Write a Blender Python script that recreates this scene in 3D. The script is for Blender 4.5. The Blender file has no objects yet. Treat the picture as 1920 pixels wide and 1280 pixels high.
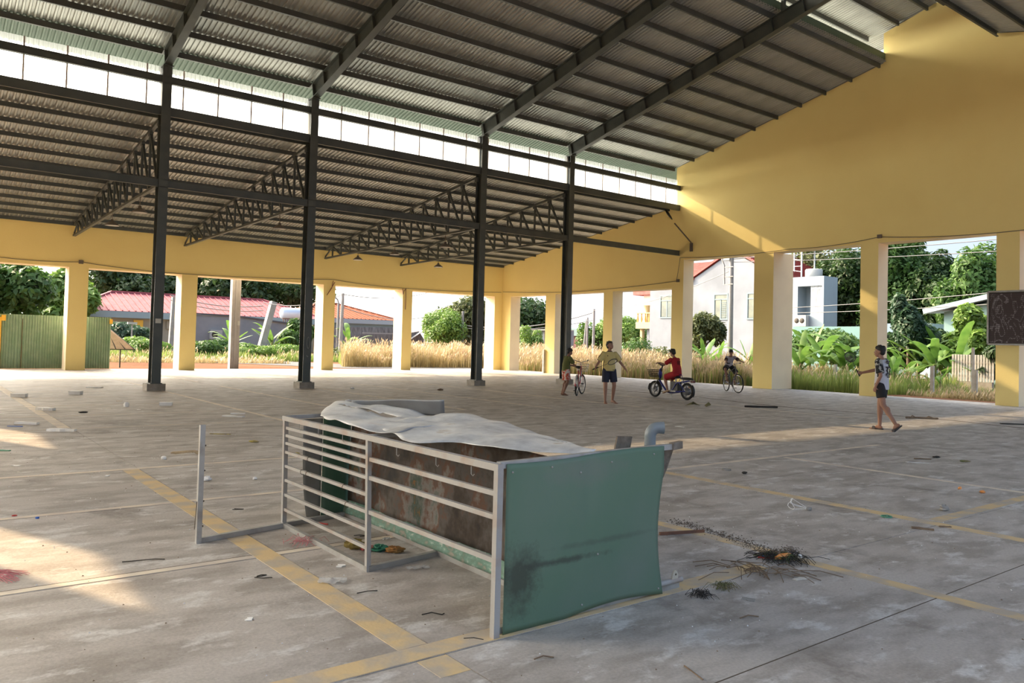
import bpy, bmesh, math, random
import numpy as np
from mathutils import Vector, Matrix, Euler
random.seed(7)
C = bpy.context.scene.collection
S = bpy.context.scene
PI = math.pi
# ---------------------------------------------------------------- camera
cam = bpy.data.cameras.new('camera'); camo = bpy.data.objects.new('camera', cam); C.objects.link(camo)
RX = (0.7914361, -0.6107203, 0.0254870); UX = (-0.0375231, -0.0069242, 0.9992718); WX = (0.6100991, 0.7918161, 0.0283962)
camo.matrix_world = Matrix(((RX[0], UX[0], -WX[0], 0), (RX[1], UX[1], -WX[1], 0), (RX[2], UX[2], -WX[2], 1.5), (0, 0, 0, 1)))
cam.sensor_width = 36; cam.lens = 27.6975; cam.shift_y = -0.020564; cam.clip_end = 800
S.camera = camo
# ---------------------------------------------------------------- sky, sun, exposure
w = bpy.data.worlds.new('world'); S.world = w; w.use_nodes = True
nt = w.node_tree; nt.nodes.clear()
out = nt.nodes.new('ShaderNodeOutputWorld'); bg = nt.nodes.new('ShaderNodeBackground')
SUND = Vector((-0.4, 1.0, 0.55)).normalized()
def wn(tp, **k):
    n = nt.nodes.new(tp)
    for a, b in k.items(): setattr(n, a, b)
    return n
tcw = wn('ShaderNodeTexCoord'); sep = wn('ShaderNodeSeparateXYZ'); nt.links.new(tcw.outputs['Generated'], sep.inputs[0])
grad = wn('ShaderNodeValToRGB'); e = grad.color_ramp.elements            # clear hazy sky: pale horizon, bluer overhead
e[0].position = 0.0; e[0].color = (.145, .172, .205, 1); e[1].position = .75; e[1].color = (.14, .19, .28, 1)
nt.links.new(sep.outputs['Z'], grad.inputs[0])
dot = wn('ShaderNodeVectorMath', operation='DOT_PRODUCT'); dot.inputs[1].default_value = SUND; nt.links.new(tcw.outputs['Generated'], dot.inputs[0])
sub = wn('ShaderNodeMath', operation='SUBTRACT'); sub.inputs[1].default_value = 1.0; nt.links.new(dot.outputs['Value'], sub.inputs[0])
mul = wn('ShaderNodeMath', operation='MULTIPLY'); mul.inputs[1].default_value = 6.0; nt.links.new(sub.outputs[0], mul.inputs[0])
ex = wn('ShaderNodeMath', operation='EXPONENT'); nt.links.new(mul.outputs[0], ex.inputs[0])                # haze glow round the sun
gl = wn('ShaderNodeVectorMath', operation='SCALE'); gl.inputs[0].default_value = (6.0, 5.4, 4.4); nt.links.new(ex.outputs[0], gl.inputs['Scale'])
add = wn('ShaderNodeVectorMath', operation='ADD'); nt.links.new(grad.outputs[0], add.inputs[0]); nt.links.new(gl.outputs[0], add.inputs[1])
nt.links.new(add.outputs[0], bg.inputs[0]); bg.inputs[1].default_value = 1.0
nt.links.new(bg.outputs[0], out.inputs[0])
sl = bpy.data.lights.new('sun', 'SUN'); sl.energy = 1.8; sl.angle = math.radians(0.75); sl.color = (1.0, 0.72, 0.43)
so = bpy.data.objects.new('sun', sl); C.objects.link(so); so.location = (-20, 50, 40)
so.rotation_euler = Vector((0.4, -1.0, -0.55)).to_track_quat('-Z', 'Y').to_euler()
S.view_settings.view_transform = 'Standard'; S.view_settings.look = 'None'
S.view_settings.gamma = 1.0; S.view_settings.use_curve_mapping = False
S.view_settings.exposure = 2.30
S.cycles.max_bounces = 10; S.cycles.diffuse_bounces = 6; S.cycles.transparent_max_bounces = 12
S.cycles.transmission_bounces = 4; S.cycles.glossy_bounces = 3
# ---------------------------------------------------------------- object helpers
def thing(name, label, cat, loc=(0, 0, 0), rz=0, group=None):
    o = bpy.data.objects.new(name, None); C.objects.link(o); o.empty_display_size = .2
    o.location = loc; o.rotation_euler = (0, 0, rz); o['label'] = label; o['category'] = cat
    if group: o['group'] = group
    return o
def tag(o, label=None, cat=None, group=None, kind=None):
    if label: o['label'] = label
    if cat: o['category'] = cat
    if group: o['group'] = group
    if kind: o['kind'] = kind
    return o
def linkmesh(name, me, parent=None, loc=(0, 0, 0), rot=(0, 0, 0), scale=(1, 1, 1)):
    o = bpy.data.objects.new(name, me); C.objects.link(o)
    if parent is not None: o.parent = parent
    o.location = loc; o.rotation_euler = rot; o.scale = scale
    return o
def copytree(o, parent=None, recurse=True):
    c = o.copy(); C.objects.link(c); c.parent = parent
    for ch in [k for k in bpy.data.objects if k.parent == o]: copytree(ch, c)
    return c
class MB:
    """collects boxes, bars, tubes ... into ONE mesh"""
    def __init__(s): s.v = []; s.f = []; s.m = []; s.sm = []
    def add(s, vs, fs, mi=0, smooth=False):
        n = len(s.v); s.v += [tuple(p) for p in vs]
        s.f += [tuple(i + n for i in f) for f in fs]; s.m += [mi] * len(fs); s.sm += [smooth] * len(fs); return s
    def box(s, a, b, mi=0):
        x0, y0, z0 = a; x1, y1, z1 = b
        return s.add([(x0,y0,z0),(x1,y0,z0),(x1,y1,z0),(x0,y1,z0),(x0,y0,z1),(x1,y0,z1),(x1,y1,z1),(x0,y1,z1)],
              [(0,3,2,1),(4,5,6,7),(0,1,5,4),(1,2,6,5),(2,3,7,6),(3,0,4,7)], mi)
    def obox(s, c, sz, rot=(0, 0, 0), mi=0):
        R = Euler(rot).to_matrix(); c = Vector(c); h = [k / 2 for k in sz]
        P = [c + R @ Vector((i * h[0], j * h[1], k * h[2])) for k in (-1, 1) for (i, j) in ((-1,-1),(1,-1),(1,1),(-1,1))]
        return s.add(P, [(0,3,2,1),(4,5,6,7),(0,1,5,4),(1,2,6,5),(2,3,7,6),(3,0,4,7)], mi)
    def bar(s, p, q, wd, ht, up=(0, 0, 1), mi=0):
        p = Vector(p); q = Vector(q); d = (q - p).normalized(); up = Vector(up)
        if abs(d.dot(up)) > .98: up = Vector((0, 1, 0))
        a = d.cross(up).normalized(); b = a.cross(d).normalized()
        P = [k + a * i * wd / 2 + b * j * ht / 2 for k in (p, q) for (i, j) in ((-1,-1),(1,-1),(1,1),(-1,1))]
        return s.add(P, [(0,1,2,3),(7,6,5,4),(0,4,5,1),(1,5,6,2),(2,6,7,3),(3,7,4,0)], mi)
    def ibeam(s, p, q, wd, ht, up=(0, 0, 1), tf=.014, tw=.01, mi=0):
        p = Vector(p); q = Vector(q); d = (q - p).normalized(); up = Vector(up)
        if abs(d.dot(up)) > .98: up = Vector((0, 1, 0))
        a = d.cross(up).normalized(); b = a.cross(d).normalized()
        for sg in (-1, 1): s.bar(p + b * sg * (ht / 2 - tf / 2), q + b * sg * (ht / 2 - tf / 2), wd, tf, b, mi)
        return s.bar(p, q, tw, ht - 2 * tf, b, mi)
    def tube(s, pts, r, n=8, mi=0, cap=True, smooth=True):
        pts = [Vector(p) for p in pts]; k = len(pts); rs = r if isinstance(r, (list, tuple)) else [r] * k
        vs = []; ref = None
        for i, p in enumerate(pts):
            d = (pts[min(i + 1, k - 1)] - pts[max(i - 1, 0)]).normalized()
            if ref is None: ref = Vector((0, 0, 1)) if abs(d.z) < .9 else Vector((1, 0, 0))
            a = d.cross(ref).normalized(); b = a.cross(d).normalized(); ref = b
            vs += [p + a * math.cos(t * 2 * PI / n) * rs[i] + b * math.sin(t * 2 * PI / n) * rs[i] for t in range(n)]
        fs = [(i*n+j, i*n+(j+1)%n, (i+1)*n+(j+1)%n, (i+1)*n+j) for i in range(k - 1) for j in range(n)]
        s.add(vs, fs, mi, smooth)
        if cap: s.add(vs[:n], [tuple(range(n))], mi); s.add(vs[-n:], [tuple(reversed(range(n)))], mi)
        return s
    def lathe(s, prof, c=(0, 0, 0), n=16, axis='Z', mi=0, smooth=True):
        vs = []
        for (r, h) in prof:
            for t in range(n):
                a = t * 2 * PI / n; x, y = r * math.cos(a), r * math.sin(a)
                p = {'Z': (x, y, h), 'X': (h, x, y), 'Y': (y, h, x)}[axis]
                vs.append((p[0] + c[0], p[1] + c[1], p[2] + c[2]))
        k = len(prof)
        return s.add(vs, [(i*n+j, i*n+(j+1)%n, (i+1)*n+(j+1)%n, (i+1)*n+j) for i in range(k - 1) for j in range(n)], mi, smooth)
    def torus(s, c, R, r, axis='Y', n=28, k=8, mi=0):
        vs = []
        for i in range(n):
            a = i * 2 * PI / n
            for j in range(k):
                b = j * 2 * PI / k; q = R + r * math.cos(b); x, y, z = q * math.cos(a), q * math.sin(a), r * math.sin(b)
                p = {'Z': (x, y, z), 'Y': (x, z, y), 'X': (z, x, y)}[axis]
                vs.append((p[0] + c[0], p[1] + c[1], p[2] + c[2]))
        return s.add(vs, [(i*k+j, ((i+1)%n)*k+j, ((i+1)%n)*k+(j+1)%k, i*k+(j+1)%k) for i in range(n) for j in range(k)], mi, True)
    def prism(s, poly, a, b, axis='X', mi=0):
        """poly of 2-D points extruded along axis from a to b"""
        n = len(poly)
        f = {'X': lambda u, v, h: (h, u, v), 'Y': lambda u, v, h: (u, h, v), 'Z': lambda u, v, h: (u, v, h)}[axis]
        vs = [f(u, v, a) for u, v in poly] + [f(u, v, b) for u, v in poly]
        return s.add(vs, [tuple(range(n)), tuple(reversed(range(n, 2 * n)))] + [(i, (i+1) % n, n + (i+1) % n, n + i) for i in range(n)], mi)
    def blob(s, c, r, n=10, m=7, mi=0, fn=None):
        vs = []; c = Vector(c); r = r if isinstance(r, (tuple, list)) else (r, r, r)
        for i in range(m + 1):
            t = PI * i / m
            for j in range(n):
                a = 2 * PI * j / n; u = Vector((math.sin(t) * math.cos(a), math.sin(t) * math.sin(a), math.cos(t)))
                k = fn(u) if fn else 1
                vs.append(c + Vector((u.x * r[0], u.y * r[1], u.z * r[2])) * k)
        return s.add(vs, [(i*n+j, (i+1)*n+j, (i+1)*n+(j+1)%n, i*n+(j+1)%n) for i in range(m) for j in range(n)], mi, True)
    def mesh(s, name, mats, fix=True):
        me = bpy.data.meshes.new(name); me.from_pydata(s.v, [], s.f)
        for m in (mats if isinstance(mats, (list, tuple)) else [mats]): me.materials.append(m)
        me.polygons.foreach_set('material_index', s.m); me.polygons.foreach_set('use_smooth', s.sm)
        if fix:
            bm = bmesh.new(); bm.from_mesh(me); bmesh.ops.recalc_face_normals(bm, faces=bm.faces); bm.to_mesh(me); bm.free()
        me.update(); return me
    def build(s, name, mats, parent=None, loc=(0, 0, 0), rot=(0, 0, 0), fix=True):
        return linkmesh(name, s.mesh(name, mats, fix), parent, loc, rot)
# ---------------------------------------------------------------- materials
def mat(name, col, rough=.7, metal=0, var=None, vscale=3.0, detail=4, thr=(.35, .65), bump=0, bscale=40, stretch=None, spec=.5):
    """principled; var = second colour mixed in through noise"""
    m = bpy.data.materials.new(name); m.use_nodes = True; t = m.node_tree; b = t.nodes['Principled BSDF']
    b.inputs['Base Color'].default_value = (*col, 1); b.inputs['Roughness'].default_value = rough
    b.inputs['Metallic'].default_value = metal; b.inputs['Specular IOR Level'].default_value = spec
    if var or bump:
        tc = t.nodes.new('ShaderNodeTexCoord'); src = tc.outputs['Object']
        if stretch:
            mp = t.nodes.new('ShaderNodeMapping'); mp.inputs['Scale'].default_value = stretch
            t.links.new(src, mp.inputs[0]); src = mp.outputs[0]
    if var:
        n = t.nodes.new('ShaderNodeTexNoise'); n.inputs['Scale'].default_value = vscale; n.inputs['Detail'].default_value = detail
        t.links.new(src, n.inputs['Vector'])
        r = t.nodes.new('ShaderNodeValToRGB'); r.color_ramp.elements[0].position = thr[0]; r.color_ramp.elements[1].position = thr[1]
        r.color_ramp.elements[0].color = (*col, 1); r.color_ramp.elements[1].color = (*var, 1)
        t.links.new(n.outputs['Fac'], r.inputs[0]); t.links.new(r.outputs[0], b.inputs['Base Color'])
    if bump:
        n2 = t.nodes.new('ShaderNodeTexNoise'); n2.inputs['Scale'].default_value = bscale; n2.inputs['Detail'].default_value = 3
        t.links.new(src, n2.inputs['Vector'])
        bp = t.nodes.new('ShaderNodeBump'); bp.inputs['Strength'].default_value = bump; bp.inputs['Distance'].default_value = .02
        t.links.new(n2.outputs['Fac'], bp.inputs['Height']); t.links.new(bp.outputs[0], b.inputs['Normal'])
    return m
def leafmat(name, c1, c2, scale=1.5, trans=.35):
    m = mat(name, c1, .55, 0, var=c2, vscale=scale, detail=3, thr=(.3, .7))
    t = m.node_tree; b = t.nodes['Principled BSDF']; o = t.nodes['Material Output']
    tr = t.nodes.new('ShaderNodeBsdfTranslucent'); mx = t.nodes.new('ShaderNodeMixShader'); mx.inputs[0].default_value = trans
    rmp = [n for n in t.nodes if n.type == 'VALTORGB'][0]
    t.links.new(rmp.outputs[0], tr.inputs[0]); t.links.new(b.outputs[0], mx.inputs[1]); t.links.new(tr.outputs[0], mx.inputs[2])
    t.links.new(mx.outputs[0], o.inputs['Surface']); return m

# ================================================================ materials of the hall
YEL = mat('yellow_wall_paint', (.92, .75, .31), .85, var=(.88, .70, .28), vscale=.7, thr=(.3, .75), bump=.15, bscale=25)
CRM = mat('cream_wall_paint', (.84, .72, .50), .85, var=(.78, .66, .46), vscale=1.2, bump=.15, bscale=25)
STEEL = mat('dark_green_steel', (.062, .075, .070), .45, .0, var=(.10, .11, .10), vscale=2.2, thr=(.4, .8))
STEEL2 = mat('grey_purlin_steel', (.062, .074, .072), .5, .1, var=(.088, .10, .096), vscale=1.5)
SHEET = mat('galvanised_roof_sheet', (.44, .46, .44), .38, .45, var=(.34, .35, .33), vscale=.8, thr=(.35, .7))
GEAVE = mat('dark_green_eaves_sheet', (.13, .19, .155), .55, 0, var=(.10, .15, .12), vscale=1.2)  # darker and greener than the other roof sheets
CONC = mat('footing_concrete', (.34, .31, .27), .9, var=(.24, .22, .19), vscale=6, bump=.3)
def concrete():
    m = bpy.data.materials.new('worn_floor_concrete'); m.use_nodes = True; t = m.node_tree; N = t.nodes.new; L = t.links.new
    b = t.nodes['Principled BSDF']; geo = N('ShaderNodeNewGeometry')
    def noise(scale, det, st=None, rough=.55):
        s = geo.outputs['Position']
        if st:
            mp = N('ShaderNodeMapping'); mp.inputs['Scale'].default_value = st; mp.inputs['Rotation'].default_value = (0, 0, .35); L(s, mp.inputs[0]); s = mp.outputs[0]
        n = N('ShaderNodeTexNoise'); n.inputs['Scale'].default_value = scale; n.inputs['Detail'].default_value = det
        n.inputs['Roughness'].default_value = rough; L(s, n.inputs['Vector']); return n.outputs['Fac']
    def ramp(f, stops):
        r = N('ShaderNodeValToRGB'); r.color_ramp.elements[0].position = stops[0][0]; r.color_ramp.elements[1].position = stops[-1][0]
        r.color_ramp.elements[0].color = (*stops[0][1], 1); r.color_ramp.elements[1].color = (*stops[-1][1], 1)
        for p, c in stops[1:-1]:
            e = r.color_ramp.elements.new(p); e.color = (*c, 1)
        L(f, r.inputs[0]); return r.outputs[0]
    def mixc(f, a, c, mode='MIX'):
        x = N('ShaderNodeMix'); x.data_type = 'RGBA'; x.blend_type = mode
        if isinstance(f, float): x.inputs[0].default_value = f
        else: L(f, x.inputs[0])
        L(a, x.inputs[6])
        if isinstance(c, tuple): x.inputs[7].default_value = (*c, 1)
        else: L(c, x.inputs[7])
        return x.outputs[2]
    base = ramp(noise(.45, 6), [(.3, (.43, .39, .35)), (.5, (.49, .45, .41)), (.72, (.54, .50, .46))])
    cloud = ramp(noise(1.6, 7, (1, 2.2, 1), .62), [(.44, (0, 0, 0)), (.60, (.85, .85, .85))])
    c1 = mixc(cloud, base, (.31, .275, .24))
    pale = ramp(noise(2.3, 8, (1.0, 1.8, 1), .68), [(.54, (0, 0, 0)), (.63, (.85, .85, .85))])
    c2 = mixc(pale, c1, (.64, .62, .59))
    dark = ramp(noise(.9, 9, (1.4, 1, 1), .7), [(.56, (0, 0, 0)), (.68, (.85, .85, .85))])
    c3 = mixc(dark, c2, (.22, .19, .165))
    fine = ramp(noise(60, 3), [(.3, (.86, .86, .86)), (.7, (1.08, 1.08, 1.08))])
    c4 = mixc(1.0, c3, fine, 'MULTIPLY')
    L(c4, b.inputs['Base Color'])
    rr = N('ShaderNodeMapRange'); rr.inputs[3].default_value = .45; rr.inputs[4].default_value = .8; L(noise(1.2, 5), rr.inputs[0]); L(rr.outputs[0], b.inputs['Roughness'])
    bp = N('ShaderNodeBump'); bp.inputs['Strength'].default_value = .25; bp.inputs['Distance'].default_value = .01
    L(noise(35, 5), bp.inputs['Height']); L(bp.outputs[0], b.inputs['Normal']); return m
FLOOR = concrete()
PAINT = mat('worn_ochre_line_paint', (.66, .49, .26), .8, var=(.48, .41, .32), vscale=5, detail=9, thr=(.42, .62), bump=.1)
PAINT2 = mat('faded_tan_line_paint', (.74, .65, .52), .8, var=(.58, .51, .44), vscale=4, detail=7, thr=(.40, .60))
JOINT = mat('dark_joint', (.10, .075, .05), .95)
XE, YN, YC, YM = 26.04, 34.69, 22.25, 11.72
mir = lambda y: 2 * YM - y
zs = lambda y: 9.25 + .238 * (22.25 - (y if y > YM else mir(y)))       # underside of the high roof
zl = lambda y: 5.72 + .147 * (34.69 - (y if y > YM else mir(y)))       # underside of the low roof
# ---------------------------------------------------------------- floor: slabs with recessed joints, painted lines
fl = MB().box((-3.2, -12.3, -.2), (27.0, 35.95, -.012)).build('floor', JOINT); tag(fl, kind='structure')
xb = [-3.2, 2.115, 7.385, 12.7, 18.62, 27.0]; yb = [-12.3, -6.5, -1.0, 3.2, 5.285, 7.37, 9.42, 13.85, 18.2, 22.9, 28.3, 35.95]
for i in range(len(xb) - 1):
    for j in range(len(yb) - 1):
        MB().box((xb[i] + .004, yb[j] + .005, -.10), (xb[i+1] - .004, yb[j+1] - .005, 0)).build('concrete_slab', FLOOR, fl)
lk = [0]
def line(x0, y0, x1, y1, m=PAINT, nm='painted_line', h=None):
    lk[0] += 1
    if h is None: h = .0026 - .00005 * lk[0]
    MB().box((min(x0, x1), min(y0, y1), -.004), (max(x0, x1), max(y0, y1), h)).build(nm, m, fl)
line(1.945, 3.36, 2.105, 9.41); line(1.945, 13.9, 2.105, 27.0, PAINT2); line(.2, 3.21, 4.75, 3.355)
line(1.95, 2.98, 2.11, 3.19)
line(.2, 5.295, 4.6, 5.365, PAINT2); line(.2, 5.366, 4.6, 5.376, JOINT, 'expansion_joint'); line(.2, 7.385, 4.6, 7.46, PAINT2); line(.2, 9.43, 6.5, 9.52, PAINT2)
line(5.08, -1.5, 5.20, 5.0); line(7.20, 2.3, 7.34, 6.5); line(7.4, 3.24, 15.0, 3.36); line(7.4, 6.46, 12.6, 6.54, PAINT2)
line(9.75, 3.4, 9.84, 6.4, PAINT2)
for x, y0, y1 in ((5.46, 13.6, 33.5), (7.47, 14.6, 23.8), (9.85, 14.4, 22.6), (12.0, 14.0, 24.6), (14.42, 13.4, 26.0), (17.0, 9.4, 20.0), (7.47, 26, 29.5), (9.8, 26, 29.5), (12.1, 26, 29)):
    line(x - .05, y0, x + .05, y1, PAINT2)
for y in (13.8, 15.95, 18.15, 20.35, 22.4, 24.55): line(.4, y - .025, 5.3, y + .025, PAINT2)
for y in (17.5, 20.6): line(7.5, y - .02, 14.4, y + .02, PAINT2)
line(5.6, 8.42, 19, 8.46, PAINT2)
line(2.6, 2.247, 7.36, 2.255, JOINT, 'expansion_joint', .0004); line(7.4, 5.477, 13.6, 5.484, JOINT, 'expansion_joint', .0004)
cr = MB(); random.seed(3); x = 18.9; y = 5.0
prev = (19.0, 4.0)
while y < 22.5:
    y += .5; q = (18.55 + .25 * math.sin(y * .9) + .1 * random.random() + max(0, (y - 12)) * .08, y)
    cr.bar((prev[0], prev[1], .0012), (q[0], q[1], .0012), .05 + .05 * random.random(), .003); prev = q
cr.build('wide_crack', JOINT, fl)
# ---------------------------------------------------------------- outer walls
def paint_faces(me, inner):
    """inner face normal gets slot 0 (yellow), the rest slot 1 (cream)"""
    v = Vector(inner)
    for p in me.polygons: p.material_index = 0 if p.normal.dot(v) > .6 else 1
T = .66
def wallobj(name, mb, inner):
    me = mb.mesh(name, [YEL, CRM]); paint_faces(me, inner); o = linkmesh(name, me); return tag(o, kind='structure')
for sgn, nm in ((1, 'wall_back'),):
    yi = YN if sgn > 0 else mir(YN); yo = yi + sgn * .88
    a, b = sorted((yi, yo))
    wn = wallobj(nm, MB().box((-2.7, a, 4.01), (XE + T, b, 5.62)), (0, -sgn, 0))
    for x0, x1 in ((-2.7, -1.9), (-1.3, -.65), (4.98, 5.66), (9.16, 9.80), (15.52, 16.11), (19.77, 20.32), (25.51, XE + T)):
        me = MB().box((x0, a, 0), (x1, b, 4.01)).mesh('wall_pillar', [YEL, CRM]); paint_faces(me, (0, -sgn, 0)); linkmesh('wall_pillar', me, wn)
def gable(name, x0, x1, inner, ow, low=None):
    P = [(YN, 4.01)] + (low or [(21.98, 4.01), (21.98, 5.2)]) + [ (mir(22.45), 5.2), (mir(22.45), zs(22.45) - .02), (mir(13.45), zs(13.45) - .02), (mir(13.45), 12.35), (YM, 12.85),
         (13.45, 12.35), (13.45, zs(13.45) - .02), (22.45, zs(22.45) - .02), (22.45, zl(22.45) - .02), (YN, zl(YN) - .02)]
    # split in convex strips so that the concave outline triangulates cleanly
    mb = MB(); mb.prism(P, x0, x1, 'X'); me = mb.mesh(name, [YEL, CRM]); paint_faces(me, inner); o = linkmesh(name, me); tag(o, kind='structure')
    for y0, y1, zt, tk in ow:
        xa, xb_ = (x0, x0 + tk) if inner[0] < 0 else (x1 - tk, x1)
        mp = MB().box((xa, y0, 0), (xb_, y1, zt)).mesh('wall_pillar', [YEL, CRM]); paint_faces(mp, inner); linkmesh('wall_pillar', mp, o)
    return o
ep = [(33.94, 34.69, 4.01, T), (30.24, 30.99, 4.01, T), (26.16, 26.76, 4.01, T), (21.98, 22.60, 4.01, T), (17.61, 18.47, 5.2, 1.3), (13.55, 14.17, 5.2, T), (9.27, 9.90, 5.2, T),
      (4.97, 5.83, 5.2, T), (.84, 1.46, 5.2, T)]
gable('wall_right', XE, XE + T, (-1, 0, 0), ep)
wp = [(33.0, 34.69, 4.01, T), (23.8, 26.0, 4.01, T), (18.0, 20.5, 5.85, T), (15.4, 18.0, 5.2, T), (9.0, 12.4, 5.2, T), (2.5, 6.0, 5.2, T), (.84, 1.46, 5.2, T)]  # unseen gable: wide solid piers shaped to hold back light on the near floor
gable('wall_left', -2.70, -2.04, (1, 0, 0), wp, [(24.0, 4.01), (24.0, 5.85), (18.0, 5.85), (18.0, 5.2)])
# ---------------------------------------------------------------- roofs: corrugated sheets and purlins
def corr(wd, ln, pitch=.135, h=.036, th=.004):
    """one corrugated sheet: width along x, length along y, z up"""
    xs = []; n = int(round(wd / pitch))
    for i in range(n):
        for u, v in ((0, 0), (.3, 0), (.45, 1), (.85, 1)): xs.append(((i + u) * pitch, v * h))
    xs.append((n * pitch, 0)); vs = []; fs = []
    for y in (0, ln): vs += [(x, y, z) for x, z in xs]
    k = len(xs); fs = [(i, i + 1, k + i + 1, k + i) for i in range(k - 1)]
    vs += [(x, y, z + th) for (x, y, z) in vs]; fs += [(2*k + a, 2*k + d, 2*k + c, 2*k + b) for a, b, c, d in [(i, i+1, k+i+1, k+i) for i in range(k-1)]]
    m = MB(); m.add(vs, fs); return m
def slope_sheets(parent, ya, yb_, zf, mt, x0=-2.9, x1=26.7, wd=1.08, name='roof_sheet'):
    """sheets running from ya down to yb on the underside plane zf"""
    za, zb = zf(ya), zf(yb_); ln = math.hypot(yb_ - ya, zb - za); me = corr(wd, ln).mesh('roof_sheet', mt)
    ang = math.atan2(zb - za, abs(yb_ - ya)); x = x0; i = 0
    while x < x1:
        o = linkmesh(name, me, parent, (x, ya, za + .003 * (i % 2)))
        o.rotation_euler = (ang, 0, 0) if yb_ > ya else (ang, 0, PI)
        if yb_ < ya: o.location.x = x + wd
        x += wd; i += 1
def purlin(parent, y, zf, s, dp=.15, x0=-2.0, x1=XE - .06, mt=STEEL2):
    z = zf(y); t = .008; P = [(0, 0), (.06, 0), (.06, -t*2), (t, -t*2), (t, -dp + t*2), (.06, -dp + t*2), (.06, -dp), (0, -dp)]
    m = MB(); m.prism([(y + s * u, z - .004 + v) for u, v in P], x0, x1, 'X'); return m.build('purlin', mt, parent)
hi = bpy.data.objects.new('ceiling', None); C.objects.link(hi); tag(hi, 'high gabled roof of corrugated metal sheets over the middle hall', kind='structure')
lo = bpy.data.objects.new('ceiling', None); C.objects.link(lo); tag(lo, 'low lean-to roof of corrugated metal sheets behind the columns', kind='structure')
slope_sheets(hi, 13.35, 22.50, zs, SHEET); slope_sheets(hi, 22.46, 23.75, zs, GEAVE, name='eaves_sheet'); slope_sheets(hi, mir(13.35), mir(23.75), zs, SHEET)
zm = lambda y: 12.35 + .22 * (14.0 - (y if y > YM else mir(y)))
slope_sheets(hi, YM, 14.6, zm, SHEET, name='ridge_sheet'); slope_sheets(hi, YM, mir(14.6), zm, SHEET, name='ridge_sheet')  # overhang lengthened to keep a sun streak off the gable wall
for y in (22.5, 21.45, 20.45, 19.45, 18.47, 17.47, 16.47, 15.5, 14.52, 13.52):
    purlin(hi, y, zs, 1); purlin(hi, mir(y), zs, -1)
for y in (13.95, 12.9, 11.95): purlin(hi, y, zm, 1); purlin(hi, mir(y), zm, -1)
GRN = mat('green_flashing', (.10, .15, .10), .6)
for s_, y in ((1, 13.42), (-1, mir(13.42))):
    m = MB(); m.box((-2.7, min(y, y - s_*.03), zs(13.42) + .03), (XE, max(y, y - s_*.03), zs(13.42) + .30)); m.build('upstand_flashing', GRN, hi)
slope_sheets(lo, 22.32, 35.9, zl, SHEET)
ylow = [34.55, 33.7, 32.75, 31.8, 30.85, 29.9, 28.95, 27.95, 26.9, 25.85, 24.8, 23.75, 22.75]
for y in ylow: purlin(lo, y, zl, 1, .12)
MB().box((-2.7, 22.24, 7.32), (XE, 22.31, 7.56)).build('eaves_beam', STEEL2, lo)
# ---------------------------------------------------------------- translucent clerestory panels
TRL = bpy.data.materials.new('translucent_panel'); TRL.use_nodes = True; t = TRL.node_tree; t.nodes.clear()
o_ = t.nodes.new('ShaderNodeOutputMaterial'); a_ = t.nodes.new('ShaderNodeBsdfTranslucent'); b_ = t.nodes.new('ShaderNodeBsdfTransparent'); x_ = t.nodes.new('ShaderNodeMixShader')
a_.inputs[0].default_value = (.86, .90, .92, 1); b_.inputs[0].default_value = (.80, .84, .86, 1); x_.inputs[0].default_value = .35
t.links.new(a_.outputs[0], x_.inputs[2]); t.links.new(b_.outputs[0], x_.inputs[1]); t.links.new(x_.outputs[0], o_.inputs[0])
FR = mat('panel_lap_strip', (.62, .56, .52), .6)
for sgn, nm in ((1, 'window_1'),):
    wo = bpy.data.objects.new(nm, None); C.objects.link(wo); tag(wo, 'strip of white translucent ribbed panels above the low roof' if sgn > 0 else None, kind='structure')
    yp = 22.40 if sgn > 0 else mir(22.40)
    pm = MB(); n = 9; pw = .93
    for i in range(n):
        u = i * pw / n; d = pw / n
        xs = [(u, 0), (u + d * .35, 0), (u + d * .5, .012), (u + d * .85, .012), (u + d, 0)]
        pm.add([(x, y, z) for z in (7.5, 8.66) for x, y in xs], [(k, k + 1, k + 6, k + 5) for k in range(4)])
    pme = pm.mesh('panel', TRL, fix=False); lap = MB().box((-.02, -.02, 7.5), (.02, -.002, 8.66)).mesh('panel_lap', FR)
    x = -2.6
    while x < XE - .2:
        linkmesh('panel', pme, wo, (x, yp, 0)); linkmesh('panel_lap', lap, wo, (x, yp, 0)); x += pw
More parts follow.
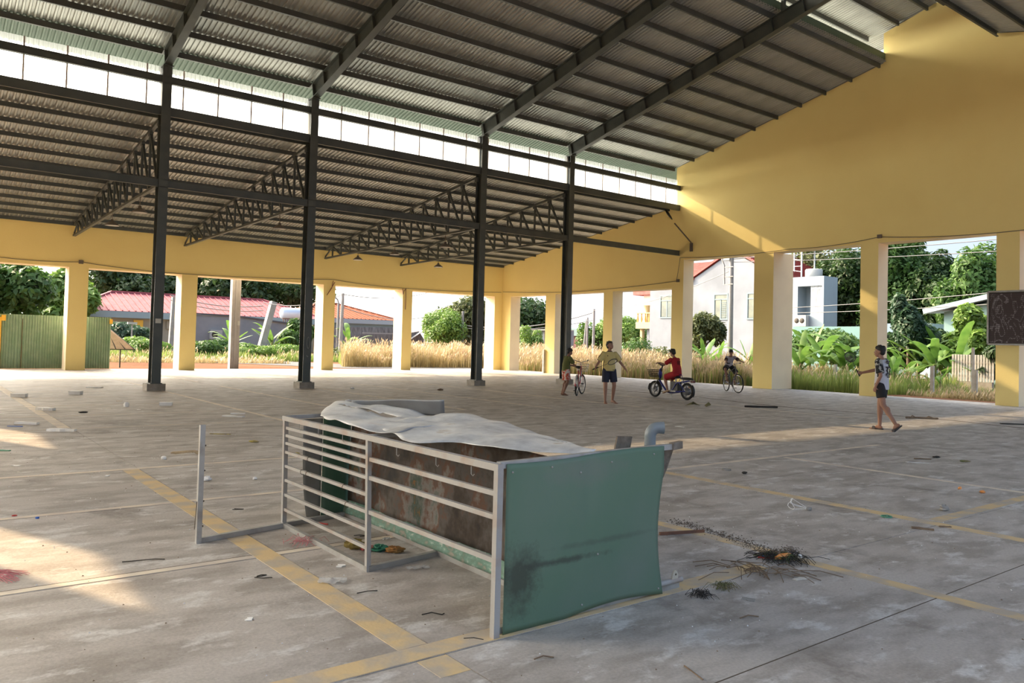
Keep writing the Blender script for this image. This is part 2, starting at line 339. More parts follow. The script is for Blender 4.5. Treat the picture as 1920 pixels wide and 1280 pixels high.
# ---------------------------------------------------------------- steel frames
colx = [-.96, 5.30, 9.47, 15.72, 19.80]
where = ['', 'nearest the left edge, in front of the green hoarding', 'second from the left, in front of the leaning pole', 'third from the left, beside the tall dry grass', 'furthest one, behind the boy with the bicycle']
rafters = {}
for side in (1, -1):
    for i, x in enumerate(colx):
        yc = YC + .1 if side > 0 else mir(YC + .1)
        vis = side > 0 and i > 0
        co = thing('steel_column', 'dark steel column ' + (where[i] if vis else (['at the left end of the far row', '', '', '', ''][i] if side > 0 else 'of the near row outside the right edge, %s from the entrance gable' % ['first', 'second', 'third', 'fourth', 'fifth'][i])), 'column', (x, yc, 0), group='steel columns')
        m = MB(); m.ibeam((0, 0, .20), (0, 0, 8.62), .24, .34, (0, 1, 0), .014, .012)
        m.box((-.15, -.2, .18), (.15, .2, .2)); m.build('shaft', STEEL, co)
        m = MB(); m.box((-.13, -.26 * side if side > 0 else -.2, 8.62), (.13, .2 if side > 0 else .26, 8.65)); m.box((-.006, -.19, 8.45), (.006, .19, 8.62)); m.build('cap_plate', STEEL, co)
        MB().box((-.23, -.23, 0), (.23, .23, .18)).build('concrete_footing', CONC, co)
        if side > 0: ra = rafters[i] = thing('steel_rafter', 'dark steel roof rafter rising from the ' + ['column at the left end of the far row', 'leftmost column', 'second column from the left', 'third column from the left', 'furthest column by the yellow gable'][i], 'beam', (x, 0, 0), group='steel rafters')
        else: ra = rafters[i]
        m = MB(); S1 = side
        yy = lambda y: y if S1 > 0 else mir(y)
        dn = .365 
        a = (0, yy(22.4), zs(22.4) - .16 - .23); b = (0, yy(YM), zs(YM) - .16 - .2)
        m.ibeam(a, b, .20, .44, (0, 0, 1), .016, .012)
        m.build('rafter_beam', STEEL, ra)
        for y in (21.45, 20.45, 19.45, 18.47, 17.47, 16.47, 15.5, 14.52, 13.52, 12.5, 22.2):
            zc = zs(y) - .16 - .22; MB().obox((0, yy(y), zc), (.18, .012, .40), (-math.atan(.238) * S1, 0, 0)).build('stiffener_plate', STEEL, ra)
        if side > 0 and i > 0:
            m = MB(); m.bar((0, 13.2, zs(13.2) - .14), (0, 13.2, zm(13.2) - .16), .1, .1); m.bar((0, 13.9, zm(13.9) - .2), (0, YM, zm(YM) - .2), .08, .1); m.build('ridge_vent_post', STEEL, ra)
            m = MB(); m.bar((0, YM, zs(YM) - .6), (0, mir(13), zs(YM) - .55), .06, .06); m.build('tie', STEEL, ra)
nm_ = ['top girt just under the translucent panels', 'lower girt crossing the columns at mid height']
for k, (z0, z1) in enumerate(((8.17, 8.37), (5.39, 5.60))):
    for side in (1,):
        y = YC - .02 if side > 0 else mir(YC - .02)
        m = MB(); m.box((-2.0, y - .05, z0), (XE, y + .05, z0 + .012)); m.box((-2.0, y - .05, z1 - .012), (XE, y + .05, z1)); m.box((-2.0, y - .01 if side > 0 else y - .03, z0), (XE, y + .03 if side > 0 else y + .01, z1))
        o = m.build('steel_girt', STEEL); tag(o, 'long dark steel ' + nm_[k] if side > 0 else 'long dark steel girt on the unseen column row', 'beam')
tw = ['', 'over the first yellow pillar from the left', 'over the second yellow pillar from the left', 'over the third yellow pillar from the left', 'nearest the far corner of the hall']
px_ = [0, 4.85, 8.98, 15.3, 19.35]
for i in (1, 2, 3, 4):
    xa, xb2 = colx[i] - .08, px_[i] + (.25)
    tr = thing('roof_truss', 'tapered dark steel lattice truss ' + tw[i], 'truss', (0, 0, 0), group='lean-to trusses')
    X_ = lambda y: xa + (xb2 - xa) * (y - 22.45) / (34.85 - 22.45)
    zt = lambda y: 7.22 - (y - 22.5) * (7.22 - 5.64) / 12.3
    zb_ = lambda y: 5.46 - (y - 22.5) * .22 / 12.3
    y0, y1 = 22.5, 34.8
    MB().bar((X_(y0), y0, zt(y0)), (X_(y1), y1, zt(y1)), .10, .08).build('top_chord', STEEL2, tr)
    MB().bar((X_(y0), y0, zb_(y0)), (X_(y1), y1, zb_(y1)), .10, .07).build('bottom_chord', STEEL2, tr)
    n = 14; ys = [y1 - (y1 - y0) * k / n for k in range(n + 1)]
    for k, y in enumerate(ys):
        MB().bar((X_(y), y, zb_(y)), (X_(y), y, zt(y)), .06 if k else .12, .06).build('upright', STEEL2, tr)
        if k < n:
            y2 = ys[k + 1]
            if k == 0: MB().bar((X_(y), y, zb_(y) + .02), (X_(y2), y2, zt(y2) - .02), .05, .05).build('diagonal', STEEL2, tr)
            else: MB().bar((X_(y), y, zt(y) - .03), (X_(y2), y2, zb_(y2) + .03), .06, .07).build('diagonal', STEEL2, tr)
            MB().bar((X_(y2) , y2 , zt(y2) - .14), (X_(y2), y2, zt(y2)), .09, .16, (0, 1, 0)).build('gusset', STEEL2, tr)
# lamps under the trusses
LSH = mat('lamp_enamel', (.20, .17, .14), .5, .2); LIN = mat('lamp_white_inside', (.8, .78, .74), .6)
for x, y, lb in ((5.17, 27.93, 'lower left lamp shade hanging before the first truss'), (5.20, 24.31, 'lamp shade hanging close behind the leftmost column'), (9.365, 24.45, 'lamp shade hanging left of the second column'),
              (15.575, 31.36, 'lamp shade hanging from the third truss, furthest left one'), (15.60, 28.14, 'lamp shade hanging mid way along the third truss'), (15.625, 24.41, 'lamp shade hanging close to the third column'), (19.635, 31.23, 'lamp shade hanging from the furthest truss')):
    la = thing('pendant_lamp', 'brown metal ' + lb, 'lamp', (x, y, 5.0), group='lamps under the low roof')
    MB().lathe([(.21, -.06), (.20, -.03), (.12, .04), (.05, .08), (.04, .14), (.0, .15)], n=18).build('lamp_shade', LSH, la)
    MB().lathe([(.20, -.055), (.19, -.03), (.10, .03), (.0, .04)], n=18).build('shade_lining', LIN, la)
    MB().tube([(0, 0, .14), (0, 0, .46 - (y - 22.5) * .0179)], .012, 6).build('stem', LSH, la)
# ---------------------------------------------------------------- wall wires
WIRE = mat('grey_cable', (.16, .13, .10), .8)
def wire(pts, r, lb, sag=0, cat='cable'):
    P = []
    for a, b in zip(pts[:-1], pts[1:]):
        for k in range(6): s = k / 6; P.append([a[j] + (b[j] - a[j]) * s - (sag * 4 * s * (1 - s) if j == 2 else 0) for j in range(3)])
    P.append(pts[-1]); o = MB().tube(P, r, 5).build('cable', WIRE); return tag(o, lb, cat)
wire([(2.706,34.660,4.184), (5.353,34.660,4.225), (9.120,34.660,4.044), (15.977,34.660,4.272), (19.726,34.660,4.103), (25.916,34.660,4.255)], .012, 'thin cable pinned along the yellow back wall above the openings', .05)
wire([(26.000,34.627,4.288), (26.000,28.818,4.081), (26.000,22.331,4.306), (26.000,22.227,4.802), (26.000,22.151,5.298)], .012, 'thin cable looping from the far corner up to the girt end', .04)
wire([(26.000,22.151,5.298), (26.000,16.922,5.250), (26.000,13.496,5.397), (26.000,9.148,5.205)], .012, 'thin cable pinned above the tall openings of the gable wall', .08)
for q, lb in (((26.000,22.244,4.324), 'small grey junction box on the gable wall left of the tall opening'), ((26.000,13.496,5.415), 'small dark junction clip above the narrow pillar on the gable wall')):
    tag(MB().box((q[0] - .03, q[1] - .07, q[2] - .06), (q[0] + .03, q[1] + .07, q[2] + .06)).build('junction_box', WIRE), lb, 'box')
q = (5.372,34.660,4.227); tag(MB().box((q[0] - .08, q[1] - .04, q[2] - .07), (q[0] + .08, q[1] + .02, q[2] + .07)).build('junction_box', WIRE), 'small grey junction box over the first yellow pillar', 'box')
RW = mat('reddish_hanging_wire', (.25, .11, .08), .8)
for pts, lb in (([(15.969,34.640,4.220), (15.900,34.640,3.862), (15.670,34.640,3.521), (15.848,34.640,3.808), (16.053,34.640,4.150)], 'loop of reddish wire hanging on the third yellow pillar'),
                ([(19.716,34.640,4.074), (19.756,34.640,3.782), (19.811,34.640,3.973), (19.899,34.640,4.086), (19.916,34.640,3.576), (19.904,34.640,3.038)], 'reddish wires dangling on the fourth yellow pillar')):
    tag(MB().tube(pts, .018, 5).build('hanging_wire', RW), lb, 'wire')
# street style lamp on the gable wall
sl_ = thing('wall_lamp', 'black two-lens lamp head on a bent pipe arm by the girt end', 'lamp', (25.9, 21.56, 5.54))
BLK = mat('black_plastic', (.012, .012, .012), .45)
MB().tube([(.08, 0, 0), (.08, 0, .36), (-.2, .67, 1.2)], .03, 8).build('pipe_arm', WIRE, sl_)
hd = MB(); hd.blob((0, 0, 0), (.11, .34, .05), 14, 8, fn=lambda u: 1 if u.y > 0 else .8)
h_ = hd.build('lamp_head', BLK, sl_, (-.26, .93, 1.58), (.95, 0, .25)); 
MB().blob((0, -.02, -.05), (.035, .045, .02), 8, 5).build('lens', LIN, h_); MB().blob((0, .12, -.045), (.035, .045, .02), 8, 5).build('lens', LIN, h_)
MB().box((.07, -.06, -.02), (.14, .06, .34)).build('wall_bracket', WIRE, sl_)

MB().box((5.30 - .07, YC + .1 - .176, 1.78), (5.30 + .07, YC + .1 - .171, 1.90)).build('paper_tag', mat('paper_tag_white', (.6, .6, .56), .8), None)
bpy.data.objects['paper_tag']['label'] = 'small white paper tag stuck on the leftmost column'; bpy.data.objects['paper_tag']['category'] = 'tag'

sc_ = MB(); sc_.tube([(.02 + .045 * math.cos(k * PI / 8), -.175, 1.35 + .17 * math.sin(k * PI / 8)) for k in range(17)], .008, 4, cap=False); sc_.tube([(-.02, -.175, .98), (.0, -.175, .93), (.03, -.175, .95)], .008, 4)
cz = [o for o in bpy.data.objects if o.name.startswith('steel_column') and abs(o.location.x - 9.47) < .01 and o.location.y > 20][0]; sc_.build('chalk_scrawl', mat('pale_chalk', (.34, .35, .33), .9), cz)

# ================================================================ ground outside
def gmat():
    m = bpy.data.materials.new('red_earth'); m.use_nodes = True; t = m.node_tree; b = t.nodes['Principled BSDF']; b.inputs['Roughness'].default_value = 1; b.inputs['Specular IOR Level'].default_value = 0
    g = t.nodes.new('ShaderNodeNewGeometry'); n = t.nodes.new('ShaderNodeTexNoise'); n.inputs['Scale'].default_value = .35; n.inputs['Detail'].default_value = 8
    t.links.new(g.outputs['Position'], n.inputs['Vector']); r = t.nodes.new('ShaderNodeValToRGB')
    e = r.color_ramp.elements; e[0].position = .35; e[0].color = (.165, .088, .058, 1); e[1].position = .7; e[1].color = (.19, .125, .08, 1)
    k = e.new(.55); k.color = (.175, .10, .066, 1); t.links.new(n.outputs['Fac'], r.inputs[0]); t.links.new(r.outputs[0], b.inputs['Base Color'])
    n2 = t.nodes.new('ShaderNodeTexNoise'); n2.inputs['Scale'].default_value = 5; n2.inputs['Detail'].default_value = 6; t.links.new(g.outputs['Position'], n2.inputs['Vector'])
    bp = t.nodes.new('ShaderNodeBump'); bp.inputs['Strength'].default_value = .8; bp.inputs['Distance'].default_value = .12; t.links.new(n2.outputs['Fac'], bp.inputs['Height']); t.links.new(bp.outputs[0], b.inputs['Normal'])
    return m
g_ = MB(); g_.add([(-300, -300, -.06), (400, -300, -.06), (400, 500, -.06), (-300, 500, -.06)], [(0, 1, 2, 3)]); tag(g_.build('ground', gmat()), kind='structure')
ROAD = mat('grey_lane', (.15, .15, .155), .9, var=(.12, .12, .12), vscale=.8, spec=.05)
rd = MB(); rp = [(12.361,50.966), (16.847,47.951), (18.920,39.680), (21.097,36.534)]; rq = [(13.524,55.781), (19.610,55.840), (23.075,55.574), (23.231,44.201)]
L_ = [(-20, 62), (10, 50), (15.5, 43.5), (18.5, 37.9), (24, 37.0), (40, 36)]; R_ = [(-20, 68), (13, 57), (19, 49), (22, 41), (27, 39.6), (40, 39)]
vs = [(x, y, -.045) for x, y in L_] + [(x, y, -.045) for x, y in R_]; n = len(L_)
rd.add(vs, [(i, i + 1, n + i + 1, n + i) for i in range(n - 1)]); tag(rd.build('road', ROAD), kind='structure')

# ================================================================ overturned metal stall
GAL = mat('galvanised_tube', (.42, .42, .41), .5, .35, var=(.27, .24, .21), vscale=7, detail=8, thr=(.45, .75), bump=.1)
GALW = mat('whitish_weathered_tube', (.37, .36, .345), .65, .1, var=(.33, .24, .18), vscale=6, detail=9, thr=(.5, .78), bump=.15)
GPAN = mat('green_painted_sheet', (.105, .18, .12), .55, .0, var=(.135, .19, .145), vscale=1.6, detail=7, thr=(.45, .75), bump=.05, bscale=12)
def stained(name, stops, scale, seedz=0, st=(1, 1, 1), rough=.75, zdark=None):
    m = bpy.data.materials.new(name); m.use_nodes = True; t = m.node_tree; b = t.nodes['Principled BSDF']; b.inputs['Roughness'].default_value = rough
    tc = t.nodes.new('ShaderNodeTexCoord'); mp = t.nodes.new('ShaderNodeMapping'); mp.inputs['Scale'].default_value = st; mp.inputs['Location'].default_value = (seedz, seedz * .7, 0)
    t.links.new(tc.outputs['Object'], mp.inputs[0]); n = t.nodes.new('ShaderNodeTexNoise'); n.inputs['Scale'].default_value = scale; n.inputs['Detail'].default_value = 9; n.inputs['Roughness'].default_value = .62
    t.links.new(mp.outputs[0], n.inputs['Vector']); r = t.nodes.new('ShaderNodeValToRGB'); e = r.color_ramp.elements
    e[0].position = stops[0][0]; e[0].color = (*stops[0][1], 1); e[1].position = stops[-1][0]; e[1].color = (*stops[-1][1], 1)
    for p, c in stops[1:-1]:
        k = e.new(p); k.color = (*c, 1)
    t.links.new(n.outputs['Fac'], r.inputs[0]); t.links.new(r.outputs[0], b.inputs['Base Color'])
    bp = t.nodes.new('ShaderNodeBump'); bp.inputs['Strength'].default_value = .35; bp.inputs['Distance'].default_value = .01
    t.links.new(n.outputs['Fac'], bp.inputs['Height']); t.links.new(bp.outputs[0], b.inputs['Normal']); return m
RUST = stained('rust_stained_sheet', [(.34, (.012, .010, .009)), (.43, (.05, .034, .024)), (.49, (.085, .075, .066)), (.54, (.12, .055, .03)), (.59, (.19, .175, .16)), (.65, (.05, .085, .065)), (.70, (.30, .12, .02))], 2.6, 3.3, (1, 1, .8))
def green_stain():
    """green paint with a dark mould stain low on the left (a stain with its own shape)"""
    m = GPAN.copy(); m.name = 'green_sheet_with_mould'; t = m.node_tree; b = t.nodes['Principled BSDF']; tc = [n for n in t.nodes if n.type == 'TEX_COORD'][0]
    cur = b.inputs['Base Color'].links[0].from_socket
    def spot(c, r, k):
        mp = t.nodes.new('ShaderNodeMapping'); mp.inputs['Location'].default_value = tuple(-(c[i] - (2.43, 3.25, 0)[i]) / r[i] for i in range(3)); mp.inputs['Scale'].default_value = tuple(1 / q for q in r)
        t.links.new(tc.outputs['Object'], mp.inputs[0]); ln = t.nodes.new('ShaderNodeVectorMath'); ln.operation = 'LENGTH'; t.links.new(mp.outputs[0], ln.inputs[0])
        n = t.nodes.new('ShaderNodeTexNoise'); n.inputs['Scale'].default_value = 14; n.inputs['Detail'].default_value = 9; n.inputs['Roughness'].default_value = .7; t.links.new(tc.outputs['Object'], n.inputs['Vector'])
        a = t.nodes.new('ShaderNodeMath'); a.operation = 'MULTIPLY_ADD'; a.inputs[1].default_value = 2.0; t.links.new(n.outputs['Fac'], a.inputs[0]); t.links.new(ln.outputs['Value'], a.inputs[2])
        mr = t.nodes.new('ShaderNodeMapRange'); mr.inputs[1].default_value = 1.3; mr.inputs[2].default_value = 2.1; mr.inputs[3].default_value = k; mr.inputs[4].default_value = 0; t.links.new(a.outputs[0], mr.inputs[0]); return mr.outputs[0]
    for c, r, k, col in (((2.58, 3.2, .27), (.15, 1, .20), .85, (.045, .05, .035)), ((2.85, 3.2, .33), (.34, 1, .022), .8, (.05, .06, .045)), ((3.05, 3.2, .80), (.32, 1, .09), .5, (.16, .18, .15)), ((3.2, 3.2, .40), (.5, 1, .02), .5, (.07, .09, .07))):
        x = t.nodes.new('ShaderNodeMix'); x.data_type = 'RGBA'; t.links.new(spot(c, r, k), x.inputs[0]); t.links.new(cur, x.inputs[6]); x.inputs[7].default_value = (*col, 1); cur = x.outputs[2]
    t.links.new(cur, b.inputs['Base Color']); return m
st = thing('overturned_stall', 'overturned market stall of grey square tube rails with green and rusty sheet panels', 'stall', (2.43, 3.25, 0))
OF = Vector((-2.43, -3.25, 0))
def tubebar(name, p, q, w=.034, m=GALW, h=None):
    a = MB(); a.bar(Vector(p) + OF, Vector(q) + OF, w, h or w); return a.build(name, m, st)
tubebar('top_rail', (2.43, 6.10, .855), (2.43, 3.215, .862), .036)
tubebar('corner_post', (2.432, 6.075, .84), (2.432, 6.045, 0), .034)
tubebar('corner_post', (2.432, 3.235, .845), (2.432, 3.235, 0), .036)
tubebar('middle_post', (2.43, 4.655, .84), (2.43, 4.615, 0.0), .030)
for z in (.78, .72, .66, .59, .48, .37, .255, .14): tubebar('side_rail', (2.436, 6.05, z), (2.436, 4.655, z + .006), .024, GALW, .022)
for z in (.72, .60, .38): tubebar('side_rail', (2.436, 4.63, z), (2.436, 3.25, z + .006), .024, GALW, .026)
tubebar('floor_rail', (2.43, 6.04, .018), (2.43, 4.61, .018), .034, GAL)
tubebar('floor_rail', (2.43, 4.61, .018), (3.02, 4.70, .018), .034, GAL)
tubebar('floor_rail', (3.02, 6.15, .018), (3.02, 4.70, .018), .03, GALW)
tubebar('floor_rail', (3.02, 4.70, .018), (2.99, 3.27, .018), .034, GAL)
tubebar('floor_rail', (2.43, 6.05, .018), (3.06, 6.17, .018), .034, GAL)
tubebar('floor_rail', (2.46, 3.275, .018), (3.89, 3.285, .018), .034, GAL)
tubebar('cross_rail', (2.43, 4.66, .862), (3.06, 4.76, .862), .03, GAL)
tubebar('cross_rail', (2.43, 6.09, .860), (3.06, 6.17, .860), .03, GAL)
tubebar('cross_rail', (2.45, 3.262, .868), (3.86, 3.27, .885), .034, GAL)
tubebar('outrigger_rail', (2.42, 6.03, .02), (1.735, 5.89, .02), .036, GAL)
tubebar('outrigger_post', (1.735, 5.89, .0), (1.735, 5.89, .85), .036, GAL)
for z in (.12, .30, .52, .70):
    a = MB(); a.lathe([(.006, 0), (.006, .012), (0, .012)], n=8, axis='X'); a.build('bolt', JOINT, st, Vector((1.752, 5.885, z)) + OF)
a = MB(); a.bar(Vector((1.715, 5.89, .30)) + OF, Vector((1.708, 5.90, .10)) + OF, .004, .004); a.build('loose_wire', JOINT, st)
# hooks of wire on the rails
for y in (5.75, 5.4, 5.0, 4.25, 3.8, 3.45):
    a = MB(); a.tube([Vector((2.41, y, .84)) + OF, Vector((2.408, y - .004, .80)) + OF, Vector((2.415, y - .012, .79)) + OF, Vector((2.42, y - .016, .80)) + OF], .0022, 5); a.build('wire_hook', GAL, st)
for y, z in ((5.72, .48), (5.62, .48), (5.0, .48), (4.95, .37), (5.6, .59), (5.35, .855)):
    a = MB(); a.torus(Vector((2.436, y, z)) + OF, .019, .002, 'Y', 14, 5); a.build('wire_tie', JOINT, st)
random.seed(11)
def gridsheet(fn, nu, nv, th=.0015):
    vs = [fn(i / nu, j / nv) for i in range(nu + 1) for j in range(nv + 1)]
    vs = [Vector(v) + OF for v in vs]; fs = [(i*(nv+1)+j, i*(nv+1)+j+1, (i+1)*(nv+1)+j+1, (i+1)*(nv+1)+j) for i in range(nu) for j in range(nv)]
    a = MB(); a.add(vs, fs, 0, True); return a
def sheetpart(name, fn, nu, nv, m, th=.0025, keep=None):
    a = gridsheet(fn, nu, nv)
    if keep: a.f = [f for f in a.f if keep(sum((Vector(a.v[i]) for i in f), Vector()) / 4 - OF)]; a.m = a.m[:len(a.f)]; a.sm = a.sm[:len(a.f)]
    o = a.build(name, m, st); md = o.modifiers.new('solid', 'SOLIDIFY'); md.thickness = th; return o
def lerp(a, b, t): return a + (b - a) * t
# front green panel, slightly dented, top right corner bent back
def gp(u, v):
    xr = 3.70 - .05 * math.sin(PI * min(1, v * 1.2)) + .0 * v
    x = lerp(2.485, xr, u); zt = .875 + .02 * u - .008 * math.sin(PI * u * 2); zb = .004 + .028 * math.sin(PI * max(0, u - .35) / .65) * (u > .35) 
    y = 3.236 - .022 * math.sin(PI * u) * math.sin(PI * v) + .02 * max(0, u - .45) * v + .012 * math.exp(-((u - .48) / .04) ** 2) * v
    return (x, y, lerp(zb, zt, v))
sheetpart('green_end_panel', gp, 40, 30, green_stain())
for u, v in ((.03, .95), (.25, .96), (.42, .90), (.62, .93), (.92, .95), (.55, .35), (.97, .04), (.45, .05)):
    p = gp(u, v); a = MB(); a.lathe([(.006, 0), (.005, -.004), (0, -.005)], n=8, axis='Y'); a.build('rivet', GALW, st, Vector((p[0], p[1] - .002, p[2])) + OF)
# inner rust-stained long panel and its folded green foot
def rp_(u, v):
    y = lerp(3.29, 6.16, u); x = 3.045 + .012 * math.sin(9 * u) * v + .01 * math.sin(23 * u + 3 * v)
    return (x, y, lerp(.13, .835, v))
sheetpart('rusty_inner_panel', rp_, 60, 18, RUST)
GMS = stained('scratched_green_foot', [(.36, (.30, .27, .22)), (.46, (.13, .22, .17)), (.58, (.17, .30, .24)), (.68, (.55, .55, .50))], 9, 1, (1, 1, 2))
sheetpart('folded_green_foot', lambda u, v: (3.00 + .045 * v ** 2 + .006 * math.sin(30 * u), lerp(3.29, 6.16, u), .035 + .10 * v), 40, 6, GMS)
OR = stained('orange_rust', [(.40, (.20, .12, .07)), (.52, (.50, .20, .03)), (.62, (.55, .24, .04)), (.70, (.20, .12, .08))], 8, 2)
def flake(name, pts, m, x):
    a = MB(); a.add([Vector((x, y, z)) + OF for y, z in pts], [tuple(range(len(pts)))]); a.build(name, m, st)
flake('rust_patch', [(3.50, .62), (3.46, .66), (3.43, .58), (3.40, .50), (3.42, .40), (3.44, .30), (3.48, .28), (3.47, .36), (3.52, .46), (3.54, .55)], OR, 3.014)
flake('rust_patch', [(3.34, .70), (3.31, .60), (3.33, .50), (3.36, .42), (3.37, .55), (3.36, .66)], OR, 3.014)
GRY = mat('grey_sheet', (.26, .265, .265), .55, .1, var=(.21, .21, .20), vscale=5)
sheetpart('grey_far_panel', lambda u, v: (lerp(2.63 + .05 * (1 - v) ** 3, 2.80, u), 6.19, lerp(.02, .83, v)), 6, 10, GRY)
sheetpart('green_far_panel', lambda u, v: (lerp(2.80, 3.05, u), 6.175, lerp(.02, .83, v)), 6, 10, mat('dark_green_sheet', (.045, .12, .075), .6, 0, var=(.07, .14, .10), vscale=5))
# torn top sheets
TOPM = stained('torn_white_sheet', [(.33, (.46, .46, .47)), (.48, (.70, .71, .72)), (.60, (.88, .88, .87)), (.70, (.60, .52, .42))], 3.4, 5, (1, 1, 1), .38)
TOPM.node_tree.nodes['Principled BSDF'].inputs['Metallic'].default_value = .25
def wob(x, y): return .016 * abs(math.sin(4.2 * x - 2.3 * y)) - .008 + .010 * abs(math.sin(2.1 * x + 5.3 * y + 1)) + .009 * math.sin(7 * x + 3 * y) + .005 * math.sin(15 * y - 6 * x) + .004 * math.sin(31 * x + 11 * y)
FE = [(6.05, 2.72), (5.8, 2.60), (5.5, 2.50), (5.2, 2.46), (4.87, 2.45), (4.6, 2.50), (4.45, 2.60)]
FE2 = [(4.95, 2.62), (4.6, 2.56), (4.36, 2.50), (4.17, 2.50), (4.10, 2.62), (4.05, 2.74), (3.9, 2.76), (3.7, 2.80), (3.5, 2.92), (3.3, 3.12)]
def edge(t, y):
    for (y0, x0), (y1, x1) in zip(t[:-1], t[1:]):
        if y0 >= y >= y1: return x0 + (x1 - x0) * (y0 - y) / (y0 - y1)
    return t[-1][1] if y < t[-1][0] else t[0][1]
def t1(u, v):
    y = lerp(6.05, 4.50, u); xf = edge(FE, y); xb_ = lerp(3.15, 3.40, u); x = lerp(xf, xb_, v)
    y2 = y + .45 * v * (1 - .3 * u)
    return (x, y2, .892 + .02 * v + .03 * math.sin(PI * v) * (1 - u) + wob(x, y) + .02 * v * math.sin(6 * u))
sheetpart('torn_top_sheet', t1, 46, 26, TOPM, .003, lambda c: not (abs(c.x - 2.93 - .12 * (6.0 - c.y)) < .028 and 5.35 < c.y < 6.1) and not (abs(c.x - 3.0) < .05 and abs(c.y - 5.05) < .035))
def t2(u, v):
    y = lerp(4.98, 3.28, u); xf = edge(FE2, y); xb_ = lerp(3.62, 3.56, u) - .45 * u * u; x = lerp(xf, max(xb_, xf + .04), v)
    y2 = y + .35 * v * (1 - u)
    return (x, y2, .885 + .012 * v + wob(x + 1, y) * (1 - .6 * u) + .03 * math.sin(PI * v) * (1 - u) - .012 * (1 - v) ** 3)
sheetpart('torn_top_sheet', t2, 56, 26, TOPM, .003, lambda c: not (abs(c.x - 3.20 - .10 * (4.0 - c.y)) < .012 and 3.6 < c.y < 4.1))
def t3(u, v):   # sheet curled up at the back
    x = lerp(3.12, 3.50, u); y = lerp(6.32, 5.42, u); k = .10 + .06 * u
    return (x + .10 * (1 - v) * .5, y + .06 * (1 - v), .885 + v * (k - .02) - .004 * math.sin(9 * u))
sheetpart('curled_back_sheet', t3, 20, 8, mat('blue_grey_sheet', (.36, .38, .40), .5, .15, var=(.30, .31, .32), vscale=4))
# pieces standing behind the green panel
PVC = mat('grey_pvc', (.20, .235, .26), .35)
el = MB(); c0 = Vector((3.96, 3.60, 0)); rt = Vector((.791, -.611, 0)); P = [c0 + Vector((0, 0, .80)), c0 + Vector((0, 0, .905))]
for k in range(1, 7): a_ = k / 6 * PI / 2; P.append(c0 + Vector((0, 0, .905)) + rt * .055 * (1 - math.cos(a_)) + Vector((0, 0, .055 * math.sin(a_))))
P.append(P[-1] + rt * .035); el.tube([p for p in P], [.038, .038] + [.039] * 6 + [.041], 20)
el2 = MB(); el2.v = [tuple(Vector(v) - c0) for v in el.v]; el2.f = el.f; el2.m = el.m; el2.sm = el.sm
pe = thing('pipe_elbow', 'grey plastic drain pipe elbow sticking up behind the green panel', 'pipe', tuple(c0)); el2.build('elbow_bend', PVC, pe)
a = MB(); a.tube([(0, 0, .62), (0, 0, .83)], .034, 16); a.build('pipe_stub', stained('dirty_glue', [(.4, (.12, .10, .085)), (.6, (.24, .22, .20))], 20), pe)
a = MB(); a.obox((0, 0, .31), (.05, .05, .62)); a.build('pipe_support', GAL, pe)
BRN = stained('dirty_board', [(.35, (.10, .08, .06)), (.55, (.20, .165, .13)), (.7, (.26, .23, .19))], 9, 4)
q = (3.50, 3.40)
a = MB(); a.obox((q[0], q[1], .905), (.135, .012, .085), (.15, .06, .05)); a.v = [tuple(Vector(v) + OF) for v in a.v]; a.build('board_scrap', BRN, st)
a = MB(); a.bar(Vector((3.78, 3.26, .885)) + OF, Vector((3.88, 3.27, .89)) + OF, .03, .045); a.build('rail_end', BRN, st)
a = MB(); a.add([Vector(p) + OF for p in ((3.66, 3.30, .86), (3.84, 3.29, .87), (3.79, 3.30, .74), (3.71, 3.30, .62), (3.69, 3.30, .62), (3.66, 3.30, .74), (3.66, 3.32, .86), (3.84, 3.31, .87), (3.79, 3.32, .74), (3.71, 3.32, .62), (3.69, 3.32, .62), (3.66, 3.32, .74))],
    [(0, 1, 2, 3, 4, 5), (11, 10, 9, 8, 7, 6)] + [(i, (i + 1) % 6, 6 + (i + 1) % 6, 6 + i) for i in range(6)]); a.build('torn_side_strip', BRN, st)
a = MB(); a.tube([Vector((3.66, 3.26, .055)) + OF, Vector((3.90, 3.262, .055)) + OF], .017, 12); a.build('round_foot_tube', GALW, st)
a = MB(); a.prism([(3.80 - 2.43, .055), (3.86 - 2.43, .055), (3.855 - 2.43, .10), (3.842 - 2.43, .118), (3.824 - 2.43, .12), (3.808 - 2.43, .10)], 3.252 - 3.25, 3.262 - 3.25, 'Y'); a.build('hinge_tab', mat('dirty_cream_metal', (.50, .45, .36), .6), st)
a = MB(); a.lathe([(.007, 0), (0, -.001)], n=10, axis='Y'); a.build('tab_hole', JOINT, st, (3.835 - 2.43, .001, .095))
# rod lying behind the stall
RB = mat('rust_brown_rod', (.20, .09, .05), .8, var=(.12, .06, .04), vscale=10)
p1 = (4.823,4.261); p2 = (5.206,4.129)
tag(MB().bar((p1[0], p1[1], .012), (p2[0], p2[1], .012), .022, .022).build('rusty_bar', RB), 'rusty brown bar on the floor poking out right of the green panel', 'bar')

